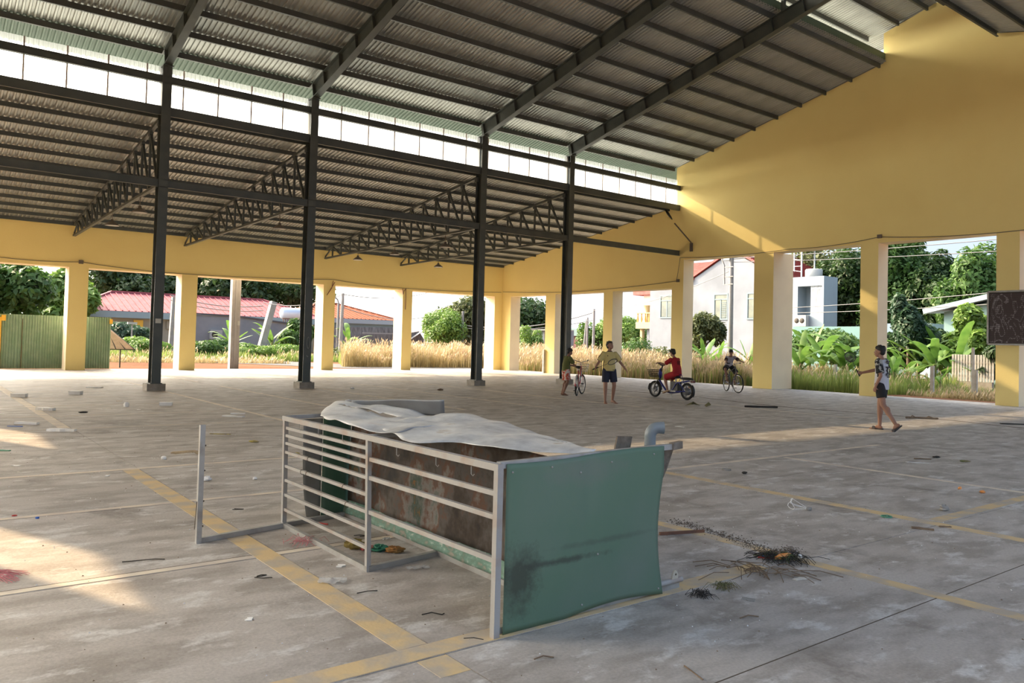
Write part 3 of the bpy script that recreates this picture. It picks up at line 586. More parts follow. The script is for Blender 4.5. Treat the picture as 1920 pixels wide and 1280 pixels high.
# ================================================================ litter on the floor
WH = mat('white_foam', (.92, .92, .91), .7, var=(.84, .83, .80), vscale=8); BLUEP = mat('blue_plastic', (.03, .13, .50), .4); REDP = mat('red_plastic', (.55, .06, .05), .5)
DK = mat('dark_wire', (.03, .025, .02), .7); STR = mat('straw_rag', (.58, .47, .31), .9, var=(.45, .35, .22), vscale=15); YW = mat('yellow_wrapper', (.62, .50, .10), .6, var=(.25, .2, .1), vscale=20)
GRP = mat('green_plastic', (.10, .32, .20), .5); PNK = mat('pink_straw', (.66, .24, .27), .6); ORG = mat('orange_peel', (.75, .30, .08), .6); LEAFD = mat('dry_leaf', (.16, .17, .06), .8, var=(.25, .2, .1), vscale=20)
STONE = mat('grey_scrap', (.38, .36, .33), .9, var=(.25, .23, .2), vscale=12); STK = mat('brown_stick', (.17, .11, .07), .9, var=(.28, .2, .13), vscale=12); PAPR = mat('paper_scrap', (.70, .66, .58), .8)
CLR = bpy.data.materials.new('clear_plastic_film'); CLR.use_nodes = True; t = CLR.node_tree; b = t.nodes['Principled BSDF']; b.inputs['Base Color'].default_value = (.78, .80, .82, 1); b.inputs['Roughness'].default_value = .25; b.inputs['Alpha'].default_value = .55
def litter(name, mb, m, lb, cat, xy, rz=0, z=0.0, group=None):
    o = mb.build(name, m, None, (xy[0], xy[1], z), (0, 0, rz)); return tag(o, lb, cat, group)
def crumple(L, W, H, sd, n=8, mth=6):
    R = random.Random(sd); k = {}
    def fn(u): return .72 + .5 * R.random()
    a = MB(); a.blob((0, 0, H * .45), (L / 2, W / 2, H / 2), n, mth, fn=fn); a.v = [(x, y, max(z, .001)) for x, y, z in a.v]; a.sm = [False] * len(a.f); return a
def flat(pts, h=.004):
    a = MB(); a.prism(pts, .001, .001 + h, 'Z'); return a
def strip(L, W, H, bend=.1, sd=0):
    R = random.Random(sd); P = []; n = 6
    top = [(-L/2 + L*i/n, W/2 * (.7 + .5*R.random()) + bend*math.sin(i)*W) for i in range(n + 1)]; bot = [(x, -W/2 * (.7 + .5*R.random())) for x, y in reversed(top)]
    return flat(top + bot, H)
IR = (.791, -.611); ang = math.atan2(IR[1], IR[0])       # image-right direction on the floor
for xy, L, W, H, lb, rz, sd in (
    ((4.113,23.689), .42, .10, .03, 'long white foam strip on the floor left of the first column', .05, 1),
    ((1.609,14.752), .36, .09, .035, 'white foam strip lying over a thin blue stick by the left edge', .0, 2),
    ((1.935,13.536), .40, .12, .035, 'largest white foam slab lying on the end of the tan line', .1, 3),
    ((4.885,14.733), .40, .12, .02, 'two white foam slivers right of the standing outrigger post top', -.1, 4),
    ((2.178,17.197), .32, .16, .05, 'white crumpled wrapper lying on the tan line', .0, 5)):
    litter('foam_scrap', strip(L, W, H, .3, sd), WH, lb, 'litter', xy, ang + rz)
litter('foam_scrap', strip(.26, .09, .02, .3, 9), WH, 'thin white foam sliver resting beside the outrigger post top', 'litter', (5.061,14.998), ang + .25, .02)
for xy, L, W, H, lb, sd in (((3.313,21.362), .26, .16, .07, 'white foam box furthest from the camera by the first column', 1), ((2.104,20.823), .30, .16, .07, 'white foam box on the tan line near the left edge', 2), ((4.407,17.548), .24, .14, .06, 'white foam box with a dark shadow in front of the first column', 3)):
    a = MB(); a.box((-L/2, -W/2, .001), (L/2, W/2, H)); a.box((-L/2 - .01, -W/2 - .01, H), (L/2 + .01, W/2 + .01, H + .012)); litter('foam_box', a, WH, lb, 'box', xy, ang + .1 * sd)
litter('paper_cup', MB().lathe([(.05, 0), (.055, .05), (.04, .085), (.0, .10)], n=14), WH, 'rounded white cup lid between the foam boxes', 'cup', (3.646,17.545))
litter('paper_cup', MB().lathe([(.0, .0), (.03, .001), (.032, .03), (.02, .04), (.0, .042)], n=12), WH, 'small white cup left of the tan rag', 'cup', (2.516,10.024))
for xy, L, W, lb, m, sd in (((3.223,17.173), .16, .08, 'pale flattened scrap left of the cup lid', PAPR, 1), ((3.702,16.736), .09, .07, 'small white paper scrap right of the cup lid', WH, 2), ((1.036,10.271), .09, .05, 'small white paper scrap by the left edge above the sunlit patch', WH, 3), ((1.439,16.792), .08, .06, 'tiny white scrap cut by the left edge', WH, 4),
    ((1.739,9.130), .07, .035, 'thin white oval lid below the tan strip', WH, 5), ((1.014,9.796), .05, .02, 'small cream sliver by the left edge', PAPR, 6), ((3.796,18.960), .12, .07, 'tan cardboard bit behind the cup lid', STR, 7), ((1.506,4.167), .045, .03, 'crumpled white paper bit on the floor before the outrigger', WH, 8),
    ((4.059,2.882), .075, .05, 'pale grey flake on the stained floor right of the stall', STONE, 9), ((4.715,2.952), .12, .04, 'small beige paper scrap below the litter pile', PAPR, 10), ((2.335,4.818), .065, .045, 'small printed white card on the floor inside the stall', WH, 11), ((11.630,9.829), .18, .1, 'white scrap on the sunlit band behind the stall', WH, 12)):
    litter('paper_scrap', strip(L, W, .004, .2, sd), m, lb, 'litter', xy, ang + sd)
litter('stone_lump', crumple(.10, .07, .05, 5), WH, 'white and dark lump right of the outrigger post', 'litter', (2.527,8.361)); litter('paper_ball', crumple(.05, .04, .03, 8), WH, 'small crumpled white ball right of the outrigger post', 'litter', (2.965,8.187))
litter('foam_bit', crumple(.14, .10, .06, 12), WH, 'white rag heap near the second column', 'litter', (10.675,21.579)); litter('foam_bit', crumple(.16, .08, .05, 13), WH, 'white scrap behind the back edge of the stall sheets', 'litter', (8.494,17.376)); litter('dark_bit', crumple(.22, .1, .06, 14), STK, 'brown leaf clump between the second and third columns', 'litter', (12.926,20.232))
litter('dark_bit', crumple(.16, .05, .03, 15), DK, 'small dark scrap on the floor before the foam boxes', 'litter', (2.680,16.411))
litter('blue_stick', MB().bar((-.12, 0, .01), (.12, 0, .01), .01, .01), BLUEP, 'thin blue stick under the foam strip at the left edge', 'stick', (1.417,14.411), ang)
litter('bottle_cap', MB().lathe([(0, .001), (.013, .001), (.014, .003), (.014, .013), (.011, .015), (0, .015)], n=16), BLUEP, 'blue bottle cap on the floor above the sunlit patch', 'bottle cap', (0.898,7.313))
litter('red_ring', MB().torus((0, 0, .004), .017, .0035, 'Z', 16, 6), REDP, 'small red plastic ring left of the blue bottle cap', 'ring', (0.761,7.508))
litter('green_strap', strip(.16, .04, .012, .3, 6), GRP, 'dull green strap cut by the left edge', 'litter', (1.034,11.604), ang)
# straw rag bundle
a = MB(); R = random.Random(4)
for k in range(16): z0 = .012 + .02 * R.random(); a.tube([(-.16 - .06*R.random(), .02 * R.random(), z0), (-.02, .01 * R.random(), z0 + .02), (.08, .04 * (R.random() - .5), z0 + .03), (.13 + .05 * R.random(), .12 * (R.random() - .3), z0)], .006, 4)
litter('rag_bundle', a, STR, 'knotted straw coloured rag beside the outrigger post', 'rag', (2.853,10.246), ang).__setitem__('kind', 'stuff')
litter('bamboo_stick', MB().tube([(-.16, 0, .006), (.16, 0, .006)], .006, 6), YW, 'thin pale bamboo stick above the knotted rag', 'stick', (3.856,12.183), ang)
litter('yellow_wrapper', crumple(.16, .07, .03, 21), YW, 'yellow crumpled wrapper left of the stall top corner', 'wrapper', (3.976,11.073), ang); litter('yellow_wrapper', crumple(.08, .05, .03, 22), YW, 'small yellow wrapper seen behind the upper left stall rails', 'wrapper', (4.036,9.685), ang)
# wire hooks
for pts, xy, lb in (([(-.05, .02, .004), (-.03, .045, .006), (0, .05, .004), (-.055, -.01, .004), (.0, -.015, .004), (.045, -.02, .01), (.05, .0, .004)], (1.829,4.835), 'bent black wire hook on the floor before the outrigger'),
    ([(-.12, -.05, .004), (-.02, -.01, .006), (.06, .03, .006), (.12, .04, .004)], (1.311,5.616), 'long twisted dark wire near the tip of the sunlit patch'),
    ([(-.04, -.01, .003), (.04, 0, .004), (.05, .015, .003), (-.03, .012, .004)], (2.337,6.853), 'dark wire staple right of the outrigger post foot'),
    ([(-.06, -.02, .003), (-.01, .015, .005), (.02, .0, .005), (.05, -.01, .003), (.06, .01, .003)], (2.358,3.703), 'dark twig shaped wire on the floor inside the near end of the stall'),
    ([(-.05, .01, .003), (.0, .02, .006), (.05, .01, .003), (.0, -.01, .003)], (2.805,5.466), 'dark wire loop on the floor behind the lowest rails'),
    ([(-.05, 0, .003), (.0, .01, .004), (.05, -.01, .003)], (2.334,3.280), 'short dark twig on the ochre line by the stall corner'),
    ([(-.06, -.03, .003), (.0, .0, .008), (.05, .03, .003)], (2.236,4.234), 'thin grey wire scribble right of the clear bag')):
    litter('bent_wire', MB().tube(pts, .003, 5), DK, lb, 'wire', xy, ang)
# clear bags
def film(L, W, sd):
    R = random.Random(sd); vs = []; n, m = 10, 6
    for i in range(n + 1):
        for j in range(m + 1): vs.append((L * (i / n - .5) + .01 * R.random(), W * (j / m - .5) * (1 - .15 * math.sin(i)) + .01 * R.random(), .003 + .014 * R.random()))
    a = MB(); a.add(vs, [(i*(m+1)+j, (i+1)*(m+1)+j, (i+1)*(m+1)+j+1, i*(m+1)+j+1) for i in range(n) for j in range(m)], 0, True); return a
litter('clear_bag', film(.17, .11, 1), CLR, 'flat clear plastic bag on the ochre line before the stall', 'bag', (2.139,4.532), -.5); litter('clear_bag', film(.15, .07, 2), CLR, 'flat clear plastic bag beside the floor rail of the stall', 'bag', (2.728,4.494), -.2)
litter('clear_wrapper', film(.06, .04, 3), CLR, 'small clear film scrap behind the lowest rail', 'bag', (2.918,5.263), -.2)
# cloth bundle inside the stall
SK = [mat('olive_gold_cloth', (.30, .22, .05), .8, var=(.18, .13, .04), vscale=25), mat('red_net_cloth', (.45, .06, .07), .8, var=(.3, .2, .15), vscale=30), mat('emerald_cloth', (.03, .22, .13), .6, var=(.02, .12, .08), vscale=25), mat('rust_orange_cloth', (.40, .17, .04), .8, var=(.22, .13, .04), vscale=25)]
cb = thing('cloth_bundle', 'crumpled gold, red, green and orange cloth on the floor inside the stall', 'cloth', (*(2.687,5.051), 0), ang - .12)
for nm, c, sz, mi, sd in (('gold_end', (-.13, .02, 0), (.14, .10, .075), 0, 1), ('red_net', (-.03, .0, 0), (.12, .08, .04), 1, 2), ('green_middle', (.06, .0, 0), (.13, .09, .05), 2, 3), ('orange_end', (.17, -.01, 0), (.15, .09, .045), 3, 4)):
    crumple(*sz, sd + 40, 16, 10).build(nm, SK[mi], cb, c)
def fibres(n, L, sd, spread=.6, r=.0018):
    R = random.Random(sd); a = MB()
    for k in range(n):
        an = (R.random() - .5) * 2 * spread; l = L * (.4 + .6 * R.random()); x0, y0 = (.02 * R.random(), .05 * (R.random() - .5)) if spread < 2 else (R.gauss(0, L * .38), R.gauss(0, L * .2)); z = .004 + .03 * R.random()
        a.tube([(x0, y0, z), (x0 + l * .5 * math.cos(an), y0 + l * .5 * math.sin(an), z + .012), (x0 + l * math.cos(an), y0 + l * math.sin(an), .003)], r, 3)
    return a
o = litter('pink_straws', fibres(38, .22, 1, .6, .0018), PNK, 'bunch of pink plastic straws at the left edge in the sunlit patch', 'straws', (0.450,5.709), ang + .2); o['kind'] = 'stuff'
o = litter('pink_string', fibres(36, .12, 2, 3.1), PNK, 'tangle of pink string under the far floor rail of the stall', 'string', (2.375,5.490), ang); o['kind'] = 'stuff'
o = litter('red_pen', MB().tube([(-.05, 0, .008), (.05, .0, .008)], .006, 8), REDP, 'red tube on the floor inside the far end of the stall', 'tube', (2.725,5.965), ang - .4)
# right-hand side litter
a = MB()
ring = [(.0 + .02*math.sin(k), .05 * math.cos(k * PI / 6), .055 + .05 * math.sin(k * PI / 6)) for k in range(13)]
a.tube(ring, .003, 4)
for k in range(0, 12, 3): a.tube([ring[k], (.16, .0, .012)], .0022, 4)
litter('plastic_cup', a, WH, 'crushed clear plastic cup with white rims lying on its side', 'cup', (6.670,4.276), ang)
litter('cup_lump', crumple(.06, .05, .035, 31), STONE, 'brown scrap at the mouth of the crushed clear cup', 'litter', (6.775,4.159))
litter('plastic_scrap', crumple(.11, .09, .06, 32), STONE, 'pale grey crushed plastic lump on the ochre crossing line', 'litter', (7.952,3.458))
litter('green_ring', MB().torus((0, 0, .006), .045, .006, 'Z', 18, 6).bar((-.04, -.03, .01), (.05, .02, .01), .012, .006), GRP, 'pale green strap loop on the ochre line', 'litter', (7.154,3.617))
litter('wood_chip', strip(.17, .05, .012, .2, 7), STK, 'brown wood chip right of the green strap loop', 'wood', (6.941,3.195), ang - .4)
litter('wood_chip', strip(.10, .03, .008, .2, 8), STK, 'dark wood splinter furthest right of the wood chips', 'wood', (7.203,3.126), ang)
litter('dark_stick', MB().tube([(-.12, 0, .008), (-.03, .01, .01), (.05, -.01, .009), (.12, .0, .008)], .009, 6), STK, 'dark short stick above the white hooked wire', 'stick', (11.477,5.293), ang)
litter('white_hook', MB().tube([(-.13, .02, .005), (-.15, .05, .005), (-.11, .05, .005), (.14, -.02, .005)], .004, 5), WH, 'white hooked wire on the floor right of the walking boy', 'wire', (11.031,5.144), ang)
litter('leaf_scrap', crumple(.16, .05, .03, 33), LEAFD, 'small dry leaf curl on the right hand floor', 'leaf', (11.766,4.860), ang); litter('leaf_scrap', crumple(.12, .05, .03, 34), DK, 'dark crumpled bit above the white hooked wire', 'leaf', (11.849,5.270), ang)
litter('orange_bit', crumple(.08, .04, .03, 35), ORG, 'small orange bit on the floor near the right edge', 'peel', (9.359,3.908)); litter('orange_bit', crumple(.07, .05, .03, 36), ORG, 'second orange bit nearer the ochre crossing line', 'peel', (9.339,3.670))
litter('grey_ring', MB().torus((0, 0, .008), .05, .008, 'Z', 14, 6), STONE, 'small grey ring right of the pipe elbow on the floor', 'ring', (8.089,6.091)); litter('dark_bit', crumple(.09, .06, .03, 37), DK, 'dark crumb right of the small grey ring', 'litter', (8.051,5.799))
for xy, lb, sd in (((16.063,13.169), 'left one of two curled green leaves behind the pipe elbow', 41), ((16.324,12.902), 'right one of two curled green leaves behind the pipe elbow', 42)):
    a = MB(); a.add([(-.22, 0, .01), (-.08, .07, .05), (.0, .02, .12), (.09, .08, .04), (.22, 0, .01), (.06, -.07, .03), (-.07, -.08, .04)], [(0, 1, 2), (2, 3, 4), (0, 2, 6), (2, 5, 6), (2, 4, 5)]); litter('fallen_leaf', a, LEAFD, lb, 'leaf', xy, ang + sd)
litter('black_pole', MB().tube([(-.42, 0, .025), (.42, .0, .025)], .024, 8), DK, 'black bar lying on the floor left of the walking boy', 'bar', (17.491,12.130), ang - .02)
a = MB().tube([(-.36, 0, .02), (-.1, .01, .025), (.36, -.02, .02)], .02, 7); a.tube([(-.25, .01, .02), (-.2, .02, .07), (-.14, .0, .03)], .014, 6); a.tube([(.1, .01, .02), (.17, .02, .06), (.25, .0, .03)], .014, 6)
litter('knotty_branch', a, STK, 'rusty brown knotty branch right of the walking boy', 'branch', (18.514,8.572), ang - .03)
litter('timber_strip', MB().obox((0, 0, .012), (1.0, .07, .02)), DK, 'thin dark slat on the floor at the right edge', 'slat', (19.411,6.803), ang - .03)
# swept pile
pl_ = thing('rubbish_pile', 'swept heap of twigs, dark leaves and plastic right of the stall', 'rubbish', (*(5.038,3.305), 0), ang)
o = fibres(150, .20, 5, 3.1, .0022).build('dark_twigs', DK, pl_); o['kind'] = 'stuff'
o = fibres(60, .12, 6, 3.1, .003).build('green_stems', mat('stem_green', (.10, .13, .04), .8), pl_); o['kind'] = 'stuff'
crumple(.16, .045, .04, 51).build('orange_peel', ORG, pl_, (0, -.03, .01), (0, 0, .5)); crumple(.07, .05, .035, 52).build('brown_rag', STK, pl_, (-.02, .04, .01)); crumple(.035, .03, .03, 53).build('white_bit', WH, pl_, (.13, -.01, .01)); MB().bar((-.17, -.01, .012), (-.06, -.02, .012), .012, .008).build('red_strip', REDP, pl_); MB().bar((-.15, .02, .012), (-.06, .02, .018), .008, .008).build('blue_strip', BLUEP, pl_)
o = litter('twig_heap', fibres(40, .30, 7, 3.1, .003), STK, 'small heap of pale twigs left of the rubbish pile', 'twigs', (4.616,3.230), ang); o['kind'] = 'stuff'
o = litter('weed_clump', fibres(70, .07, 8, 3.1, .0015), DK, 'dark tuft of dry weeds right of the stall foot', 'weeds', (3.870,3.076), ang); o['kind'] = 'stuff'
o = litter('weed_clump', fibres(60, .08, 9, 3.1, .0018), LEAFD, 'pale dry weeds between the stall foot and the twig heap', 'weeds', (4.117,3.100), ang); o['kind'] = 'stuff'
o = litter('dust_trail', MB(), DK, 'dark trail of swept dirt running up to the rubbish pile', 'dirt', (0, 0)); 
bpy.data.objects.remove(o)
R = random.Random(9); a = MB()
ln_ = [(5.347,4.558), (5.289,4.141), (5.220,3.778), (5.122,3.472), (5.366,3.408)]
for k in range(1100):
    s = R.random() * 3.999; i = int(s); f = s - i; x = lerp(ln_[i][0], ln_[i+1][0], f) + R.gauss(0, .05); y = lerp(ln_[i][1], ln_[i+1][1], f) + R.gauss(0, .05); q = .002 + .0055 * R.random()
    a.add([(x - q, y - q, .001), (x + q * 1.3, y - q * .6, .001), (x + q * .4, y + q, .001), (x, y, .001 + q)], [(0, 1, 3), (1, 2, 3), (2, 0, 3)])
tag(a.build('dirt_trail', mat('swept_dirt', (.13, .10, .075), .95)), 'trail of dark swept dirt leading to the rubbish pile', 'dirt', kind='stuff')
a = MB()
for k in range(900):
    x = .4 + R.random() * 8; y = 1.6 + R.random() * 12; q = .0025 + .004 * R.random()
    a.add([(x - q, y - q, .0), (x + q * 1.3, y - q * .6, .0), (x + q * .4, y + q, .0), (x, y, q)], [(0, 1, 3), (1, 2, 3), (2, 0, 3)], R.randrange(2))
tag(a.build('floor_grit', [WH, STK]), 'scattered crumbs and grit over the concrete floor', 'grit', kind='stuff')
for xy, L, lb in (((2.937,2.375), .16, 'dead brown stalk standing out at the bottom edge'), ((3.794,2.685), .12, 'thin dark twig on the right foreground floor'), ((2.470,2.889), .10, 'thin pale twig below the green panel')):
    litter('dry_twig', MB().tube([(-L/2, 0, .004), (0, .01, .012), (L/2, 0, .004)], .0035, 5), STK, lb, 'twig', xy, ang + (1.9 if 'bottom' in lb else .3))

# ================================================================ plants and buildings outside
def fastmesh(name, V, F, m, smooth=False):
    """V (n,3) array, F (k,3|4) array"""
    me = bpy.data.meshes.new(name); V = np.asarray(V, np.float32); F = np.asarray(F, np.int32); k = F.shape[1]
    me.vertices.add(len(V)); me.vertices.foreach_set('co', V.ravel()); me.loops.add(F.size); me.loops.foreach_set('vertex_index', F.ravel())
    me.polygons.add(len(F)); me.polygons.foreach_set('loop_start', np.arange(0, F.size, k, dtype=np.int32)); me.materials.append(m); me.update(calc_edges=True); return me
def leaves(blobs, n, size, seed, m, name='foliage', droop=.3, shell=.55):
    g = np.random.default_rng(seed); B = np.array(blobs, float); wts = B[:, 3] * B[:, 5]; idx = g.choice(len(B), n, p=wts / wts.sum())
    d = g.normal(size=(n, 3)); d /= np.linalg.norm(d, axis=1)[:, None]; r = shell + (1.05 - shell) * g.random(n) ** .6
    c = B[idx, :3] + d * B[idx, 3:6] * r[:, None]
    nn = d + g.normal(size=(n, 3)) * .6; nn[:, 2] += .5; nn /= np.linalg.norm(nn, axis=1)[:, None]
    a = np.cross(nn, g.normal(size=(n, 3))); a /= np.linalg.norm(a, axis=1)[:, None]; b = np.cross(nn, a)
    s = size * (.6 + .8 * g.random(n))[:, None]; a *= s; b *= s * .45
    tip = c + a; tip[:, 2] -= droop * s[:, 0]
    V = np.stack([c - a * .8, c + b + nn * s * .12, tip, c - b + nn * s * .12], 1).reshape(-1, 3); V[:, 2] = np.maximum(V[:, 2], 0)
    return fastmesh(name, V, np.arange(n * 4).reshape(-1, 4), m)
LG = [leafmat('leaf_dark_green', (.022, .055, .016), (.05, .10, .025)), leafmat('leaf_mid_green', (.04, .10, .022), (.10, .19, .04)), leafmat('leaf_fresh_green', (.10, .20, .035), (.20, .32, .06)),
      leafmat('leaf_olive', (.06, .085, .03), (.13, .15, .05)), leafmat('leaf_blue_green', (.03, .075, .045), (.06, .12, .06))]
BARK = mat('bark', (.16, .12, .09), .95, var=(.09, .07, .05), vscale=6)
def plant(name, p0, p1, n, size, seed, mi, lb, cat, depth=None, nb=9, group=None, trunk=True, shell=.45, base=0):
    """fills the box between two points of one facing plane with a lumpy crown"""
    p0, p1 = Vector(p0), Vector(p1); c = (p0 + p1) / 2; w_ = (Vector((p0.x, p0.y)) - Vector((p1.x, p1.y))).length; h = abs(p0.z - p1.z); zb = min(p0.z, p1.z)
    u = (Vector((p1.x - p0.x, p1.y - p0.y, 0))).normalized() if w_ > 0 else Vector((1, 0, 0)); v = Vector((-u.y, u.x, 0)); R = random.Random(seed); dp = depth or w_ * .5
    bl = []
    for k in range(nb):
        s = (R.random() - .5) * .72; q = .22 + .62 * R.random(); e = 1 - 1.1 * abs(s) * (q > .6)
        o = u * s * w_ + v * (R.random() - .5) * dp * .7; rr = (.16 + .13 * R.random())
        bl.append((o.x, o.y, zb + h * q * e, max(.1, rr * w_ * 1.15), max(.1, rr * w_ * 1.1), rr * h * 1.05))
    t_ = thing(name, lb, cat, (c.x, c.y, base), 0, group)
    for i_ in range(len(bl)): bl[i_] = (*bl[i_][:2], bl[i_][2] - base, *bl[i_][3:])
    o = linkmesh('foliage', leaves(bl, n, size, seed, LG[mi], shell=shell), t_); o['kind'] = 'stuff'
    if trunk:
        a = MB(); top = zb + h * .6 - base; a.tube([(0, 0, -.1), (.1, .05, top * .5), (0, 0, top)], [.035 * h, .028 * h, .012 * h], 8)
        for b_ in bl[:6]: a.tube([(0, 0, top * .45), (b_[0] * .5, b_[1] * .5, (top * .5 + b_[2]) / 2), (b_[0], b_[1], b_[2])], [.018 * h, .012 * h, .004 * h], 5)
        a.build('trunk', BARK, t_)
    return t_
# --- trees beyond the back wall
G1 = 'trees beyond the back wall'
plant('broadleaf_tree', (1.228,70.000,8.544), (8.257,70.000,1.292), 9000, .34, 1, 1, 'big dark leafy tree seen through the leftmost opening', 'tree', 8, 14, G1)
plant('broadleaf_tree', (8.482,78.000,6.928), (13.289,78.000,1.239), 6000, .34, 2, 2, 'lighter green tree right of the big tree in the leftmost opening', 'tree', 8, 12, G1)
plant('tall_tree', (17.114,112.000,13.736), (26.981,112.000,3.326), 8000, .42, 3, 0, 'dark tall tree rising behind the left end of the pink red roof', 'tree', 12, 13, G1)
plant('tall_tree', (25.498,116.000,14.250), (36.657,116.000,3.721), 8000, .42, 4, 0, 'dark tall tree behind the middle of the pink red roof', 'tree', 12, 13, G1)
plant('tall_tree', (32.847,112.000,13.893), (41.474,112.000,3.874), 7000, .42, 5, 0, 'dark tall tree behind the thick concrete pole', 'tree', 12, 12, G1)
plant('tall_tree', (38.939,110.000,11.292), (48.789,110.000,4.135), 4500, .40, 6, 0, 'dark tree with sky showing above it right of the thick concrete pole', 'tree', 12, 11, G1, shell=.3)
plant('feathery_tree', (38.888,64.000,4.944), (43.344,64.000,0.726), 7000, .15, 7, 2, 'light green feathery tree between the fourth pillar and third column', 'tree', 6, 12, G1)
plant('dense_tree', (44.506,70.000,6.768), (51.443,70.000,0.714), 9000, .28, 8, 3, 'large olive green tree left of the third column', 'tree', 8, 14, G1)
plant('dense_tree', (52.637,74.000,7.407), (63.332,74.000,1.790), 10000, .30, 9, 0, 'large dark tree right of the corner pillar', 'tree', 8, 15, G1)
# --- bushes beyond the back wall
G2 = 'bushes beyond the back wall'
plant('garden_bush', (11.383,66.000,2.406), (15.387,66.000,0.470), 6000, .20, 10, 4, 'dark bushes in front of the pink roofed house', 'bush', 4, 12, G2, False)
plant('weedy_bush', (10.463,56.000,1.337), (13.984,56.000,-0.109), 7000, .13, 11, 2, 'bright green weedy mound beside the tilted rusty sheet', 'bush', 4, 12, G2, False)
plant('weedy_bush', (14.956,54.000,1.470), (18.052,54.000,-0.050), 6000, .13, 12, 1, 'green bush right of the second yellow pillar', 'bush', 4, 10, G2, False)
plant('weedy_bush', (16.893,52.000,1.118), (19.346,52.000,0.023), 4500, .12, 13, 2, 'low green weeds around the thick concrete pole', 'bush', 4, 9, G2, False)
plant('weedy_bush', (19.671,54.000,1.149), (22.824,54.000,-0.012), 4500, .12, 14, 2, 'low green weeds right of the leaning pole', 'bush', 4, 9, G2, False)
plant('round_tree', (23.359,60.000,3.066), (25.784,60.000,0.551), 5000, .18, 15, 1, 'round green tree below the blue water tank', 'tree', 4, 10, G1)
plant('weedy_bush', (23.317,50.000,1.101), (26.277,50.000,-0.159), 3500, .12, 16, 3, 'grey green weeds behind the slim street pole', 'bush', 3, 8, G2, False)
plant('small_tree', (44.000,55.280,2.986), (44.000,53.159,0.511), 2500, .14, 17, 2, 'small bright tree in front of the grey container', 'tree', 2, 8, G1)
# --- trees beyond the gable wall
G3 = 'trees beyond the gable wall'
plant('round_tree', (60.000,64.048,5.116), (60.000,60.807,0.473), 4000, .20, 20, 2, 'bright round tree right of the thin utility poles', 'tree', 4, 9, G3)
plant('round_tree', (62.000,62.164,5.707), (62.000,57.427,0.870), 6000, .20, 21, 2, 'bright round tree left of the balcony house', 'tree', 5, 11, G3)
plant('garden_shrub', (42.000,41.487,2.117), (42.000,38.513,-0.055), 2600, .12, 22, 1, 'low green shrub below the balcony', 'bush', 3, 8, None, False)
plant('garden_tree', (37.000,30.838,4.012), (37.000,28.737,0.894), 4200, .13, 23, 3, 'thin leafed tree in front of the grey white gable house', 'tree', 3, 10, G3)
plant('garden_shrub', (36.000,33.486,1.459), (36.000,31.014,-0.537), 2600, .10, 24, 3, 'grey green sprawling shrub behind the boy on the electric bike', 'bush', 2, 9, None, False)
for k, (a_, b_, mi, lb) in enumerate((((58.000,37.759,10.400), (58.000,33.381,2.255), 3, 'sunlit olive crowned tree behind the white lattice building'), ((56.000,33.444,10.043), (56.000,29.329,2.271), 0, 'tall dark tree left of the narrow yellow pillar'), ((54.000,28.378,9.776), (54.000,24.640,2.295), 1, 'tall green tree right of the narrow yellow pillar'),
        ((54.000,25.581,8.426), (54.000,22.631,2.323), 0, 'dark tree in the middle of the rightmost opening'), ((52.000,22.479,8.173), (52.000,19.101,2.331), 1, 'airy tree against the sky at the right of the rightmost opening'))):
    plant('tall_tree', a_, b_, 24000, .19, 30 + k, mi, lb, 'tree', 6, 34, G3, True, .3)
plant('garden_tree', (36.000,18.003,4.342), (36.000,16.532,1.080), 6000, .13, 40, 4, 'slender blue green tree above the banana leaves', 'tree', 2.5, 11, G3)
plant('garden_tree', (38.000,19.169,3.073), (38.000,16.142,0.617), 8000, .14, 41, 0, 'dark bushy undergrowth behind the walking boy', 'bush', 3, 14, None, False)
plant('garden_tree', (37.000,16.199,3.615), (37.000,14.098,0.943), 6000, .16, 42, 2, 'bright leafy tree behind the picket fence', 'tree', 3, 11, G3)
plant('garden_shrub', (40.000,25.821,2.893), (40.000,21.652,0.635), 6000, .14, 43, 1, 'green shrubs behind the banana plants', 'bush', 3, 13, None, False)
plant('garden_shrub', (34.000,13.644,1.920), (34.000,11.927,0.582), 3000, .12, 44, 0, 'dark shrub at the right edge beyond the picket fence', 'bush', 2, 9, None, False)
# --- banana plants, each big leaf its own part
BAN = leafmat('banana_leaf', (.085, .19, .035), (.17, .30, .06), 2.5, .4); BST = mat('banana_stem', (.25, .28, .12), .8, var=(.18, .14, .08), vscale=6)
def bleaf(L, W, arch, sd):
    R = random.Random(sd); n = 12; vs = []; fs = []
    for i in range(n + 1):
        s = i / n; x = L * (s * .8 + .2 * math.sin(s * PI / 2)) * math.cos(arch * s * .5); z = L * (.75 * s - arch * .62 * s * s); wd = W * math.sin(PI * min(1, (s * .93 + .07))) ** .6 * (.9 + .2 * R.random()) * (s > .08) + .02
        vs += [(x, wd / 2, z - wd * .12), (x, 0, z), (x, -wd / 2, z - wd * .12)]
    for i in range(n): a = 3 * i; fs += [(a, a + 1, a + 4, a + 3), (a + 1, a + 2, a + 5, a + 4)]
    m = MB(); m.add(vs, fs, 0, True); return m.mesh('leaf', BAN, fix=False)
BL = [bleaf(2.0, .33, .85, 1), bleaf(1.8, .30, 1.25, 2), bleaf(1.6, .30, .5, 3), bleaf(2.2, .36, 1.05, 4)]
STM = MB().tube([(0, 0, -.1), (.03, 0, .6), (0, .02, 1.3)], [.11, .085, .05], 10).mesh('stem', BST)
